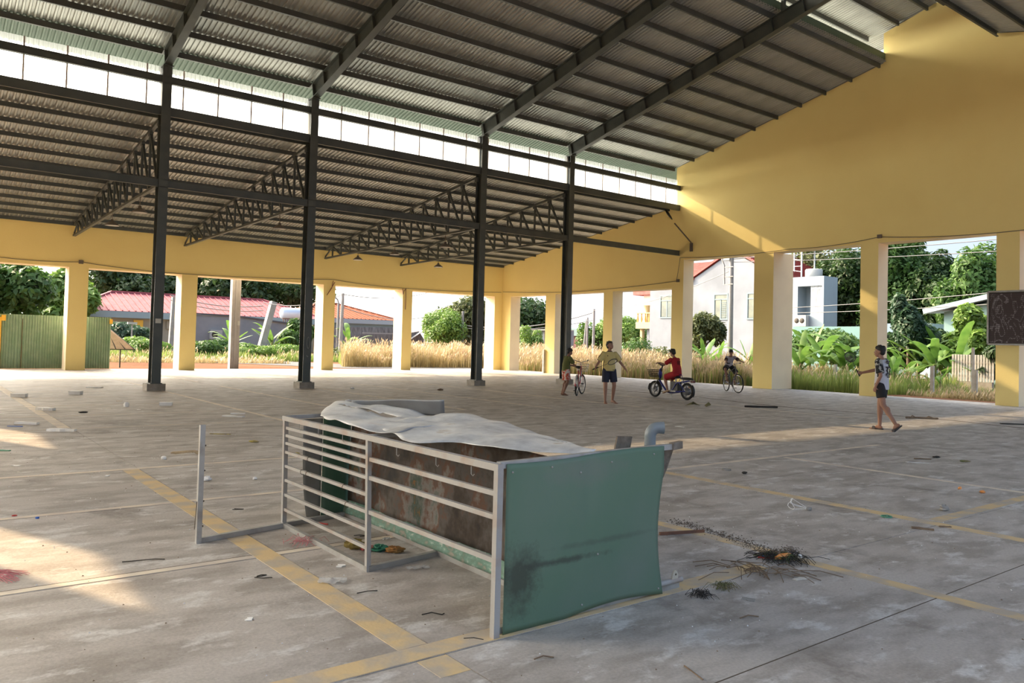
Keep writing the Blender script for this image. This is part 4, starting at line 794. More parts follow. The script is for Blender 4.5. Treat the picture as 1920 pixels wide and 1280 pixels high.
def banana(p, h, sd, lb, group='banana plants beyond the gable wall', n=9):
    R = random.Random(sd); o = thing('banana_plant', lb, 'banana plant', (p[0], p[1], 0), R.random() * 6, group); s = h / 2.6; o.scale = (s, s, s)
    linkmesh('stem', STM, o)
    for k in range(n):
        linkmesh('leaf', BL[R.randrange(4)], o, (0, 0, .40 + .75 * R.random()), (0, -.35 * R.random() - (.5 if k < 2 else 0), k * 2.4 + R.random() * .5))
    return o
for k, (q, h, lb) in enumerate((((33.000,26.292,0.164), 2.3, 'banana plant left of the street pole'), ((34.000,26.288,0.245), 1.9, 'smaller banana plant at the foot of the street pole'), ((32.500,23.261,0.306), 2.2, 'banana plant half hidden by the wide yellow pillar'),
        ((31.500,19.868,0.184), 2.5, 'banana plant nearest the wide yellow pillar'), ((33.000,19.742,0.274), 2.9, 'middle banana plant under the white lattice building'), ((33.500,18.951,0.383), 3.0, 'banana plant with long leaves left of the narrow pillar'), ((34.000,18.574,0.398), 2.7, 'banana plant touching the narrow yellow pillar'),
        ((31.500,15.687,0.319), 1.8, 'low banana plant just right of the narrow pillar'), ((34.000,15.239,0.407), 2.7, 'tall banana plant with raised leaves in the rightmost opening'), ((35.000,14.759,0.424), 2.9, 'banana plant behind the picket fence'), ((31.000,13.679,0.394), 1.1, 'young banana shoot in front of the picket fence'), ((33.000,27.449,-0.031), 1.8, 'banana leaves low left of the thin leafed tree'), ((33.500,16.143,0.363), 2.0, 'banana plant behind the head of the walking boy'), ((36.000,16.826,0.306), 2.6, 'dim banana plant deep in the undergrowth'), ((35.000,21.559,0.221), 2.9, 'tall banana plant right behind the wide yellow pillar'), ((36.500,15.837,0.354), 3.2, 'banana plant under the warehouse roof edge'))):
    banana(q, h, 50 + k, lb, n=4 if 'shoot' in lb else 9)
for k, (q, h, lb) in enumerate((((19.563,60.000,0.176), 2.6, 'dark banana plant below the air conditioner wall'), ((21.970,58.000,0.338), 3.2, 'banana plant right of the leaning pole'), ((28.190,58.000,-0.094), 3.0, 'banana leaf clump beside the slim street pole'))):
    banana(q, h, 80 + k, lb, 'banana plants beyond the back wall')
# --- grass
DRYG = leafmat('dry_grass_blades', (.30, .24, .11), (.44, .36, .19), 1.2, .35); GRNG = leafmat('green_grass_blades', (.16, .24, .06), (.30, .36, .10), 1.2, .4); SEED = leafmat('seed_heads', (.44, .31, .20), (.50, .40, .24), 2.0, .35)
def grass(name, poly, n, h, seed, m, lb, wdt=.022, seeds=.5, lean=.25):
    g = np.random.default_rng(seed); P = np.array(poly, float); lo_, hi_ = P.min(0), P.max(0); pts = []
    while len(pts) < n:
        q = lo_ + (hi_ - lo_) * g.random((n * 2, 2)); ins = np.zeros(len(q), bool); j = len(P) - 1
        for i in range(len(P)):
            c_ = ((P[i, 1] > q[:, 1]) != (P[j, 1] > q[:, 1])) & (q[:, 0] < (P[j, 0] - P[i, 0]) * (q[:, 1] - P[i, 1]) / (P[j, 1] - P[i, 1] + 1e-9) + P[i, 0]); ins ^= c_; j = i
        pts += list(q[ins])
    q = np.array(pts[:n]); cl = .68 + .32 * np.sin(q[:, 0] * 1.7 + np.sin(q[:, 1] * 1.1) * 2) * np.sin(q[:, 1] * 1.3)
    hh = h * cl * (.45 + .65 * g.random(n)); an = g.random(n) * 2 * PI; ln = lean * hh * (.3 + g.random(n)); dx, dy = np.cos(an), np.sin(an)
    b = np.stack([q[:, 0], q[:, 1], np.full(n, -.06)], 1); px = np.stack([-dy, dx, np.zeros(n)], 1) * wdt
    mid = b + np.stack([dx * ln * .3, dy * ln * .3, hh * .6], 1); tip = b + np.stack([dx * ln, dy * ln, hh], 1)
    V = np.stack([b - px, b + px, mid + px * .7, mid - px * .7, tip], 1).reshape(-1, 3); k = np.arange(n)[:, None] * 5
    F = np.concatenate([k + [0, 1, 2], k + [0, 2, 3], k + [3, 2, 4]]); me = fastmesh(name, V, F, m); o = linkmesh(name, me); tag(o, lb, 'grass', kind='stuff')
    if seeds:
        s = g.random(n) < seeds; t = tip[s]; k_ = len(t); u = np.stack([dx[s], dy[s], np.full(k_, 1.6)], 1) * .07; w2 = px[s] * 1.3
        V = np.stack([t - u, t + w2, t + u, t - w2], 1).reshape(-1, 3); o2 = linkmesh('seed_heads', fastmesh('seed_heads', V, np.arange(k_ * 4).reshape(-1, 4), SEED), o); o2['kind'] = 'stuff'
    return o
grass('dry_grass', [(19.0, 39.8), (27.5, 38.4), (40, 40), (40, 48), (23.5, 48), (20.5, 43)], 30000, 1.5, 1, DRYG, 'tall dry straw coloured grass with feathery heads beyond the back wall', .02, .6)
grass('dry_grass', [(27.6, 20.0), (33, 19.0), (38, 30), (38, 40), (28, 39.5)], 30000, 1.3, 2, DRYG, 'tall dry grass beyond the low openings of the gable wall', .018, .55)
grass('green_grass', [(27.8, 14.8), (34, 13.0), (36, 24), (27.6, 24.5)], 16000, 1.0, 3, GRNG, 'green and yellow grass below the banana plants', .016, .12)
grass('green_grass', [(19.5, 40.8), (40, 40.5), (40, 50), (23.5, 50)], 12000, 1.2, 4, GRNG, 'green blades mixed into the tall dry grass', .02, 0)
grass('roadside_grass', [(4, 50.5), (26, 47.5), (26, 52), (4, 56)], 9000, .75, 5, GRNG, 'green verge grass along the far side of the lane', .03, .1)
grass('green_grass', [(27.6, 18.0), (33, 17.0), (38, 30), (38, 38), (28, 38)], 14000, 1.0, 9, GRNG, 'green blades mixed into the dry grass beyond the gable wall', .018, 0)
grass('dry_verge', [(28.8, 6.0), (34, 6.0), (34, 13.5), (29, 14.0)], 12000, .38, 6, DRYG, 'short dry yellow grass beyond the rightmost openings', .014, .2, .5)
grass('dry_verge', [(8.8, 45.5), (18, 44.0), (16, 49), (6, 52)], 3000, .35, 7, DRYG, 'short dry grass scattered on the red earth', .03, .2, .5)
grass('green_grass', [(29.3, 13.2), (33, 6.5), (36, 6), (36, 17), (30, 17)], 8000, .55, 8, GRNG, 'green grass strip in front of the picket fence', .014, 0, .4)
# --- green hoarding
HG = mat('green_corrugated_sheet', (.19, .30, .19), .55, 0, var=(.24, .34, .23), vscale=1.0, stretch=(3, 3, .2)); HR = mat('rust_streak', (.30, .17, .08), .8)
hx0, hx1 = 2.6, 6.76; hb = thing('green_hoarding', 'green corrugated metal hoarding behind the first yellow pillar', 'hoarding', (hx0, 36.25, 0)); x = 0
sme = corr(.90, 2.12, .09, .022).mesh('corrugated_sheet', HG)
while x + .9 <= hx1 - hx0 + .3:
    o = linkmesh('corrugated_sheet', sme, hb, (x, 0, 0), (PI / 2, 0, 0)); o.location.y = -.004 * (int(x * 10) % 2); x += .83
for px in (.12, 1.05, 3.0): MB().box((px, -.026, .05), (px + .03, -.022, 1.95)).build('rust_streak', HR, hb)
YP = mat('yellow_post', (.80, .46, .05), .6)
for xx, z0, lb in ((2.96, 0, 'yellow orange post at the left edge of the frame'), (6.76, 1.86, '')):
    MB().box((xx - hx0 - (.28 if z0 == 0 else 0), -.12, z0), (xx - hx0 + (.0 if z0 == 0 else .1), .04, 2.0 if z0 == 0 else 2.05)).build('yellow_end_cap', YP, hb)
MB().box((2.96 - hx0, -.125, 1.86), (3.10 - hx0, -.03, 2.08)).build('yellow_end_cap', YP, hb)
# tilted rusty sheet leaning on its battens
tp = thing('tilted_sheet', 'tilted brown ribbed sheet with dark battens right of the green hoarding', 'sheet', (6.9, 37.5, 0)); BR2 = mat('brown_sheet', (.34, .25, .18), .8, var=(.25, .18, .12), vscale=4)
P = [(-.1, 0, 1.75), (.15, 0, 1.62), (1.0, -.6, .80), (-.1, -.6, .80)]; a = MB(); a.add(P, [(0, 1, 2, 3)]); o = a.build('sheet', BR2, tp); md = o.modifiers.new('s', 'SOLIDIFY'); md.thickness = .02
for s_ in (0, .33, .66, 1): MB().bar((lerp(-.1, .15, s_), .0, lerp(1.75, 1.62, s_)), (lerp(-.1, 1.0, s_), -.62, .80), .04, .04).build('batten', DK, tp)
MB().bar((.5, -.3, 0), (.5, -.3, 1.1), .05, .05).build('prop', DK, tp); MB().bar((-.1, -.62, .79), (1.0, -.62, .79), .04, .04).build('batten', DK, tp)
# --- houses beyond the back wall
PNKR = mat('pink_red_roof_tiles', (.30, .085, .10), .7, var=(.36, .12, .13), vscale=2, spec=.15); TEAL = mat('pale_blue_fascia', (.28, .36, .38), .7); CW = mat('cream_house_wall', (.38, .34, .25), .9, var=(.33, .30, .22), vscale=1)
GW = mat('grey_plaster_wall', (.20, .215, .24), .9, var=(.26, .27, .29), vscale=.6); ORT = mat('orange_brown_roof_tiles', (.32, .10, .05), .8, spec=.15, var=(.24, .08, .045), vscale=1.5)
def hiproof(name, x0, x1, y0, y1, ze, zr, m, parent, hip=3.0, tiles=True):
    ym = (y0 + y1) / 2; a = MB(); V = [(x0, y0, ze), (x1, y0, ze), (x1, y1, ze), (x0, y1, ze), (x0 + hip, ym, zr), (x1 - hip, ym, zr)]
    a.add(V, [(0, 1, 5, 4), (1, 2, 5), (2, 3, 4, 5), (3, 0, 4)]); o = a.build(name, m, parent); md = o.modifiers.new('s', 'SOLIDIFY'); md.thickness = .12
    if tiles:
        n = int((x1 - x0 - 2) / .55); rb = MB()
        for k in range(n):       # tile ribs running up the front slope
            x = x0 + 1 + k * .55; t = 1.0 if x0 + hip < x < x1 - hip else (min(x - x0, x1 - x) / hip)
            rb.bar((x, y0 + .02, ze + .05), (x, lerp(y0, ym, t), lerp(ze, zr, t) + .05), .10, .07)
        q = rb.build('tile_ribs', m, o); q['kind'] = 'stuff'
    a = MB(); a.bar((x0 + hip, ym, zr + .08), (x1 - hip, ym, zr + .08), .25, .2); a.bar((x0, y0, ze + .05), (x0 + hip, ym, zr + .08), .2, .15); a.bar((x1, y0, ze + .05), (x1 - hip, ym, zr + .08), .2, .15); a.build('ridge_cap', m, parent); return o
a0 = (12.158,78.000,3.459); a1 = (34.002,78.000,3.346); rz_ = (20.145,84.000,5.379)
h1 = thing('long_house', 'long cream house with a pink red tiled hip roof', 'house', (0, 0, 0))
ze = a0[2]; x0, x1 = a0[0] - 1, a1[0] + 1
hiproof('roof', x0, x1, 77.4, 90, ze, rz_[2], PNKR, h1, 4.5)
MB().box((x0 + .3, 77.9, 0), (x1 - .3, 89.5, ze - .55)).build('wall', CW, h1); MB().box((x0, 77.4, ze - .6), (x1, 77.9, ze - .02)).build('fascia', TEAL, h1)
for k in range(7): xx = x0 + 2.5 + k * (x1 - x0 - 4) / 7; MB().box((xx, 77.75, ze - 1.5), (xx + .8, 77.92, ze - .75)).build('wall_block', YP if k % 2 else CW, h1)
g0 = (18.641,68.000,3.269); g1 = (28.031,68.000,2.616); gm_ = (22.378,68.000,3.156)
gw = thing('grey_wall', 'long grey plaster wall with a sloping top in front of the pink roofed house', 'wall', (0, 0, 0)); a = MB(); a.prism([(g0[0], 0), (g1[0], 0), (g1[0], g1[2]), (gm_[0], gm_[2]), (g0[0], g0[2] - .1)], 68, 68.4, 'Y'); a.build('plaster', GW, gw)
a = MB(); a.bar((g0[0], 68.1, g0[2]), (gm_[0], 68.1, gm_[2] + .05), .5, .12); a.bar((gm_[0], 68.1, gm_[2] + .05), (g1[0], 68.1, g1[2] + .05), .5, .12); a.build('coping', mat('dark_coping', (.10, .10, .11), .9), gw)
q = (20.791,67.900,1.559); ACW = mat('aircon_white', (.36, .37, .37), .6)
ac = thing('air_conditioner', 'small white air conditioner box on the long grey wall', 'air conditioner', (q[0], 67.8, q[2])); MB().box((-.5, -.15, -.38), (.5, .2, .38)).build('casing', ACW, ac); MB().lathe([(.27, 0), (.24, -.02), (0, -.02)], n=16, axis='Y').build('fan_grille', DK, ac, (-.12, -.15, 0))
# water tank on a frame
q0 = (28.025,72.000,3.530); q1 = (29.918,72.000,3.506); qc = (28.957,72.000,3.720); TNK = mat('blue_white_tank', (.46, .58, .75), .35, .1, var=(.70, .74, .80), vscale=1.2, stretch=(.2, 3, 3))
wt = thing('water_tank', 'blue and white cylindrical water tank on a rusty rack above the round tree', 'tank', (0, 0, 0)); r = .55; MB().lathe([(0, q0[0] - .05), (r * .8, q0[0]), (r, q0[0] + .12), (r, q1[0] - .12), (r * .8, q1[0]), (0, q1[0] + .05)], c=(0, 72, qc[2]), n=20, axis='X').build('tank_body', TNK, wt)
a = MB()
for k in range(9): xx = lerp(q0[0] + .1, q1[0] - .1, k / 8); a.bar((xx, 71.6, qc[2] - 1.15), (xx, 71.6, qc[2] - .5), .06, .06)
for z in (-.5, -.85, -1.15): a.bar((q0[0], 71.6, qc[2] + z), (q1[0], 71.6, qc[2] + z), .07, .07)
a.build('rack', RB, wt)
for xx in (q0[0] + .3, q1[0] - .3): MB().bar((xx, 72, 0), (xx, 72, qc[2] - 1.1), .18, .18).build('rack_leg', GW, wt)
a0 = (35.555,86.000,3.584); a1 = (48.104,86.000,3.871); r0 = (44.076,93.000,5.812); h2 = thing('tiled_house', 'house with a weathered orange tiled roof beyond the dry grass', 'house', (0, 0, 0)); x0, x1, ze = a0[0], a1[0] + .4, a1[2]
hiproof('roof', x0, x1, 85.5, 100, ze, r0[2], ORT, h2, 5.0); MB().box((x0 + .4, 86, 0), (x1 - .4, 99, ze - .5)).build('wall', TEAL, h2); MB().box((x0, 85.5, ze - .55), (x1, 86, ze - .03)).build('fascia', mat('white_fascia', (.42, .44, .45), .8), h2)
THA = mat('thatch_panel', (.13, .115, .11), .95, var=(.24, .22, .21), vscale=2.5, detail=8, stretch=(3, 1, .6), bump=.5)
f0 = (33.698,74.000,2.662); f1 = (42.063,74.000,2.822); tf = thing('thatched_shed', 'long dark thatched shed side behind the dry grass', 'shed', (0, 0, 0)); a = MB(); a.add([(f0[0], 74, 0), (f1[0], 74, 0), (f1[0], 74.6, f1[2]), (f0[0], 74.6, f0[2]), (f0[0], 76, 0), (f1[0], 76, 0), (f1[0], 76, f1[2]), (f0[0], 76, f0[2])], [(0, 1, 2, 3), (7, 6, 5, 4), (3, 2, 6, 7), (1, 5, 6, 2), (0, 3, 7, 4)]); a.build('thatch', THA, tf)
f2 = (37.507,73.900,2.125); MB().bar((f2[0], 73.9, f2[2]), (f1[0], 73.9, f2[2] + .02), .1, .12).build('pale_pole', GALW, tf)
s0 = (46.263,80.000,2.583); s1 = (48.978,80.000,1.400); sh = thing('grey_shed', 'small pale roofed shed between the fourth pillar and a utility pole', 'shed', (0, 0, 0)); a = MB(); a.prism([(s0[0], 0), (s1[0], 0), (s1[0], s1[2] - .2), (lerp(s0[0], s1[0], .6), s0[2]), (s0[0], s0[2] - .3)], 80, 84, 'Y'); a.build('wall', THA, sh); a = MB(); a.add([(s0[0] - .3, 79.5, s0[2] - 1.4), (lerp(s0[0], s1[0], .75), 79.5, s0[2] + .05), (lerp(s0[0], s1[0], .75), 85, s0[2] + .15), (s0[0] - .3, 85, s0[2] - 1.3)], [(0, 1, 2, 3)]); o = a.build('roof', GALW, sh); md = o.modifiers.new('s', 'SOLIDIFY'); md.thickness = .08
s0 = (52.000,68.878,2.849); s1 = (52.000,60.805,2.982); ctn = thing('grey_container', 'long grey corrugated shed wall below the dark tree', 'shed', (0, 0, 0)); CT = mat('blue_grey_sheet_wall', (.22, .25, .27), .7, var=(.28, .30, .31), vscale=.7); MB().box((52, s1[1], 0), (55, s0[1], s0[2])).build('wall', CT, ctn); MB().box((51.7, s1[1], s0[2]), (55, s0[1], s0[2] + .12)).build('roof_edge', GALW, ctn)
for k in range(8): yy_ = lerp(s1[1], s0[1], k / 7); MB().box((51.93, yy_ - .04, 0), (52, yy_ + .04, s0[2])).build('wall_rib', GALW, ctn)
s0 = (90.000,100.632,4.438); s1 = (90.000,94.811,3.644); tr_ = thing('teal_shed', 'teal roofed dark red shed seen beside the furthest column', 'shed', (0, 0, 0)); a = MB(); a.box((90, s1[1], 0), (96, s0[1] + 2, s1[2] - .6)); a.build('wall', mat('maroon_wall', (.12, .05, .05), .9), tr_); a = MB(); a.prism([(s1[1] - .4, s1[2] - .7), (s0[1] + 2, s1[2] - .7), (s0[1] + 2, s0[2]), (s1[1] - .4, s1[2])], 89.5, 96, 'X'); a.build('roof', mat('teal_roof', (.10, .17, .18), .7), tr_)
hl = MB(); hl.prism([(330, 0), (346, 7), (360, 17), (366, 19), (378, 12), (400, 0)], 340, 352, 'X'); 
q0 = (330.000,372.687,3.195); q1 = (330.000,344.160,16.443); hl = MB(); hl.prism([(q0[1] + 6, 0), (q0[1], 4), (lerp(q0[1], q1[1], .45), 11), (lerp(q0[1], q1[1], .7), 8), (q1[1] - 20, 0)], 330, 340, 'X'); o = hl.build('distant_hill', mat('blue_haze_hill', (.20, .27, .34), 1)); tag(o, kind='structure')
# --- grey white gable house
HW = mat('white_grey_plaster', (.235, .265, .31), .9, var=(.18, .20, .235), vscale=.5, detail=7, bump=.2, bscale=6); RT = mat('red_roof_tiles', (.32, .05, .045), .65, var=(.38, .08, .07), vscale=3); CRC = mat('cream_column', (.45, .38, .22), .8)
X0 = 48.0; L = (48.000,43.948,3.630); Rr = (48.000,32.327,3.546); e0 = (48.000,39.533,6.766); ap = (48.000,35.964,8.598); hs = thing('gable_house', 'tall grey white plastered house with a red tiled gable roof', 'house', (0, 0, 0))
sl_e = (ap[2] - e0[2]) / (e0[1] - ap[1]); ze_ = e0[2]; yR = 2 * ap[1] - e0[1]
a = MB(); a.prism([(L[1], -.1), (L[1], ze_ - .0), (e0[1], ze_), (ap[1], ap[2]), (yR, ze_), (yR, -.1)], X0, X0 + 11, 'X'); a.build('wall', HW, hs)
for sgn, yy0 in ((1, e0[1] + .7), (-1, yR - .7)):
    a = MB(); za = ap[2] + .10; zb2 = ap[2] - sl_e * abs(yy0 - ap[1]) + .10; a.prism([(ap[1], za), (yy0, zb2), (yy0, zb2 + .16), (ap[1], za + .16)], X0 - .15, X0 + 11.4, 'X'); ro = a.build('roof', RT, hs)
    rb = MB()
    for k in range(24): s = (k + .5) / 24; rb.bar((X0 - .15, lerp(ap[1], yy0, s), lerp(za, zb2, s) + .17), (X0 + 11.4, lerp(ap[1], yy0, s), lerp(za, zb2, s) + .17), .09, .05)
    q = rb.build('tile_courses', RT, ro); q['kind'] = 'stuff'
rr_ = (53.000,43.683,8.637); a = MB(); a.add([(47.7, L[1] + .5, ze_ - .05), (47.7, e0[1] + .1, ze_ - .05), (53, ap[1] - .5, rr_[2]), (53, L[1] + .5, rr_[2]), (58.5, L[1] + .5, ze_), (58.5, ap[1] - .5, ze_)], [(0, 1, 2, 3), (3, 2, 5, 4)]); o = a.build('side_roof', RT, hs); md = o.modifiers.new('s', 'SOLIDIFY'); md.thickness = .12
rb = MB()
for k in range(16): s = (k + .5) / 16; rb.bar((lerp(47.7, 53, s), L[1] + .5, lerp(ze_ - .05, rr_[2], s) + .05), (lerp(47.7, 53, s), lerp(e0[1] + .1, ap[1] - .5, s), lerp(ze_ - .05, rr_[2], s) + .05), .08, .06)
q = rb.build('tile_courses', RT, o); q['kind'] = 'stuff'
WF = mat('blue_white_frame', (.16, .23, .26), .6); WG = mat('window_pane', (.20, .22, .17), .25, var=(.12, .14, .13), vscale=1.5)
for (q0, q1, nm) in (((48.000,42.742,5.506), (48.000,41.481,3.865), 1), ((48.000,37.435,5.462), (48.000,36.334,3.693), 2), ((48.000,34.513,5.445), (48.000,33.454,3.705), 3)):
    ya, yb2 = q0[1], q1[1]; zt_, zb3 = q0[2], q1[2]; fo = MB(); fo.box((X0 - .06, yb2 - .1, zb3 - .1), (X0 + .05, ya + .1, zb3)); fo.box((X0 - .06, yb2 - .1, zt_), (X0 + .05, ya + .1, zt_ + .1)); fo.box((X0 - .06, yb2 - .1, zb3), (X0 + .05, yb2, zt_)); fo.box((X0 - .06, ya, zb3), (X0 + .05, ya + .1, zt_)); fo.box((X0 - .05, (ya + yb2) / 2 - .04, zb3), (X0 + .05, (ya + yb2) / 2 + .04, zt_ - .35)); fo.box((X0 - .05, yb2, zt_ - .38), (X0 + .05, ya, zt_ - .30))
    w1 = fo.build('window', WF, hs)
    for s in (0, 1):
        y_a, y_b = (yb2 + .05, (ya + yb2) / 2 - .05) if s else ((ya + yb2) / 2 + .05, ya - .05)
        MB().box((X0 - .02, y_a, zb3 + .03), (X0 + .0, y_b, zt_ - .38)).build('pane', WG, w1)
    MB().box((X0 - .02, yb2, zt_ - .30), (X0 + .0, ya, zt_)).build('pane', WG, w1)
    lv = MB()
    for k in range(9): z = zb3 + .1 + k * (zt_ - zb3 - .55) / 9; lv.box((X0 - .045, yb2 + .06, z), (X0 - .02, (ya + yb2) / 2 - .06, z + .035))
    q = lv.build('louvres', WF, w1); q['kind'] = 'stuff'
# balcony with column on its left end
b0 = (50.000,47.191,5.893); b1 = (50.000,45.838,5.850); bf = (50.000,47.124,3.544); bt = (50.000,46.896,4.277); zr_ = b0[2]
MB().box((50, L[1] - .3, zr_), (55, b0[1] + .6, zr_ + .35)).build('balcony_roof', RT, hs); MB().box((50.2, L[1] - .3, zr_ - .9), (55, b0[1] - .5, zr_)).build('roof_band', mat('peach_band', (.62, .38, .32), .8), hs)
MB().box((49.8, L[1] - .3, bf[2] - .55), (55, b0[1] + .0, bf[2])).build('balcony_slab', CRC, hs)
cy_ = lerp(b0[1], b1[1], .55); MB().lathe([(.26, bf[2]), (.26, bf[2] + .2), (.17, bf[2] + .3), (.15, zr_ - 1.6), (.20, zr_ - 1.5), (.34, zr_ - 1.1), (.42, zr_ - .9)], c=(50.5, cy_, 0), n=16).build('balcony_column', CRC, hs)
for s in (0, 1): MB().box((50.2, b0[1] - .4 - s * .8, 0), (50.5, b0[1] - .15 - s * .8, bf[2] - .5)).build('lower_post', HW if s else CRC, hs)
OB = mat('orange_baluster', (.75, .38, .10), .7)
for k in range(8): yy_ = lerp(b0[1] - .1, L[1] + .1, k / 7); MB().lathe([(.05, bf[2]), (.09, bf[2] + .25), (.04, bf[2] + .6), (.07, bt[2])], c=(49.95, yy_, 0), n=8).build('baluster', OB, hs)
MB().box((49.85, L[1], bt[2]), (50.1, b0[1], bt[2] + .1)).build('hand_rail', CRC, hs)
# --- white building with barred opening
WB = mat('bluish_white_wall', (.27, .33, .385), .85, var=(.24, .29, .34), vscale=.6); q0 = (46.000,30.304,6.249); q1 = (46.000,27.432,5.937); yb_ = thing('white_block', 'bluish white flat roofed building with a barred opening', 'building', (0, 0, 0)); ya, yc2, zt_ = q0[1], q1[1], q0[2]
o0 = (46.000,29.270,5.640); o1 = (46.000,27.545,3.774)
a = MB(); a.box((46, yc2, 0), (47.6, ya, o1[2])); a.box((46, yc2, o0[2]), (47.6, ya, zt_)); a.box((46, o0[1], o1[2]), (47.6, ya, o0[2])); a.box((46, yc2, o1[2]), (47.6, o1[1], o0[2])); a.box((47.0, o1[1], o1[2]), (47.6, o0[1], o0[2])); a.build('wall', WB, yb_)
GRL = mat('grille_bars', (.55, .60, .64), .6)
for k in range(13): yy_ = lerp(o0[1] - .9, o1[1], k / 12); MB().bar((46.1, yy_, o1[2]), (46.1, yy_, o0[2]), .035, .035).build('bar', GRL, yb_)
for k in range(4): z = lerp(o1[2], o0[2], (k + .3) / 3.6); MB().bar((46.1, o1[1], z), (46.1, o0[1] - .9, z), .05, .05).build('cross_bar', GRL, yb_)
MB().box((46.9, o1[1] + .2, o1[2]), (47.0, o0[1] - .9, o0[2] - .2)).build('curtain', mat('grey_curtain', (.22, .24, .27), .8, var=(.34, .35, .38), vscale=2, stretch=(1, 8, .3)), yb_)
MB().box((46.95, o0[1] - .75, lerp(o1[2], o0[2], .45)), (47, o0[1] - .45, lerp(o1[2], o0[2], .68))).build('meter_box', DK, yb_)
q = (45.600,28.979,3.397); ac = thing('air_conditioner', 'white air conditioner unit under the barred opening of the bluish building', 'air conditioner', (45.81, q[1], q[2])); MB().box((-.2, -.55, -.36), (.2, .35, .36)).build('casing', ACW, ac)
for yy_ in (-.28, .1): MB().lathe([(.17, 0), (.15, -.02), (0, -.02)], n=14, axis='X').build('fan_grille', DK, ac, (-.2, yy_, 0))
q = (47.000,29.059,6.434); tag(MB().lathe([(0, 0), (.55, .02), (.55, .55), (.5, .62), (0, .66)], n=16).build('roof_drum', ACW, None, (47.5, q[1], zt_)), 'pale drum standing on the flat roof of the bluish building', 'drum')
q = (50.000,31.839,7.404); tw_ = thing('tank_tower', 'lattice tower with a blue tarpaulin top behind the bluish building', 'tower', (50, q[1], zt_)); TB = mat('blue_tarp', (.06, .20, .55), .6)
for s in ((-.8, -.8), (.8, -.8), (-.8, .8), (.8, .8)): MB().bar((s[0], s[1], 0), (s[0], s[1], 2.4), .08, .08).build('leg', GRL, tw_)
for k in range(6): z = .3 + k * .4; MB().bar((-.8, -.8, z), (-.8, .8, z + (.3 if k % 2 else 0)), .04, .04).build('brace', GRL, tw_)
MB().box((-1, -1, 2.4), (1, 1, 2.75)).build('tarpaulin', TB, tw_)
t0 = (43.000,27.647,2.932); t1_ = (43.000,23.401,2.807); tl = thing('teal_wall', 'low teal painted wall top behind the banana plants', 'wall', (0, 0, 0)); MB().box((43, t1_[1], 0), (43.3, t0[1], t0[2])).build('wall', mat('teal_paint', (.14, .26, .26), .8), tl)
w0 = (48.000,25.160,3.761); w1 = (48.000,21.760,3.280); wa = (44.000,19.261,3.729); wb = (44.000,15.817,4.478); wr = thing('warehouse', 'long low warehouse with a pale blue sloping roof behind the trees', 'warehouse', (0, 0, 0)); PB = mat('pale_blue_metal', (.30, .39, .46), .5, var=(.26, .34, .40), vscale=.5)
a = MB(); a.prism([(wa[1], 0), (wb[1], 0), (wb[1], wb[2]), (wa[1], wa[2])], 44, 52, 'X'); a.build('wall', mat('teal_grey_wall', (.20, .32, .32), .8), wr); a = MB(); a.add([(43.4, wa[1] + .8, wa[2] - .1), (43.4, wb[1], wb[2] + .1), (53, wb[1], wb[2] + .6), (53, wa[1] + .8, wa[2] + .4)], [(0, 1, 2, 3)]); o = a.build('roof', PB, wr); md = o.modifiers.new('s', 'SOLIDIFY'); md.thickness = .25
a = MB(); a.box((48, w1[1], 0), (50, w0[1], w1[2])); a.build('side_wing', PB, wr)
# --- picket fence and concrete posts
PK = mat('white_picket', (.50, .50, .49), .8, var=(.38, .36, .33), vscale=5); pf = thing('picket_fence', 'white picket fence among the bushes right of the walking boy', 'fence', (33.2, 0, 0)); f0 = (33.200,14.170,1.491); f1 = (33.200,12.710,1.531); f2 = (33.200,13.902,0.611)
n = 15; pk = MB().box((-.02, -.035, 0), (.02, .035, f0[2] - .45)).mesh('picket', PK)
for k in range(n): linkmesh('picket', pk, pf, (0, lerp(f0[1], f1[1], k / (n - 1)), .45))
for z in (.65, f0[2] - .3): MB().box((.02, f1[1], z - .04), (.06, f0[1], z + .04)).build('fence_rail', PK, pf)
MB().box((-.08, f1[1], -.06), (.1, f0[1], .44)).build('plinth', CONC, pf)
for q, h, w2, lb in (((30.500,17.625,0.311), .95, .11, 'short pale concrete post left of the narrow yellow pillar'), ((29.600,13.340,0.351), 1.05, .11, 'short white concrete post right of the walking boy'), ((30.500,12.336,0.532), 1.75, .08, 'taller thin pale post in front of the picket fence'), ((29.800,11.964,0.410), .95, .11, 'short white concrete post beside the taller thin post')):
    tag(MB().box((-w2/2, -w2/2, -.1), (w2/2, w2/2, h)).build('marker_post', PK, None, (q[0], q[1], 0)), lb, 'post')
for q, lb in (((36.000,37.561,0.505), 'pale marker post in the dry grass left of the wide eyed boy'), ((37.000,38.871,0.721), 'white marker post leaning in the dry grass')):
    tag(MB().box((-.07, -.07, -.1), (.07, .07, 1.25)).build('marker_post', PK, None, (q[0], q[1], 0)), lb.replace('wide eyed boy', 'boy in yellow'), 'post')
tag(MB().box((-.05, -.05, -.1), (.05, .05, 1.2)).build('marker_post', PK, None, (*(25.973,30.960), 0)), 'thin white post beside the second gable wall pillar', 'post')
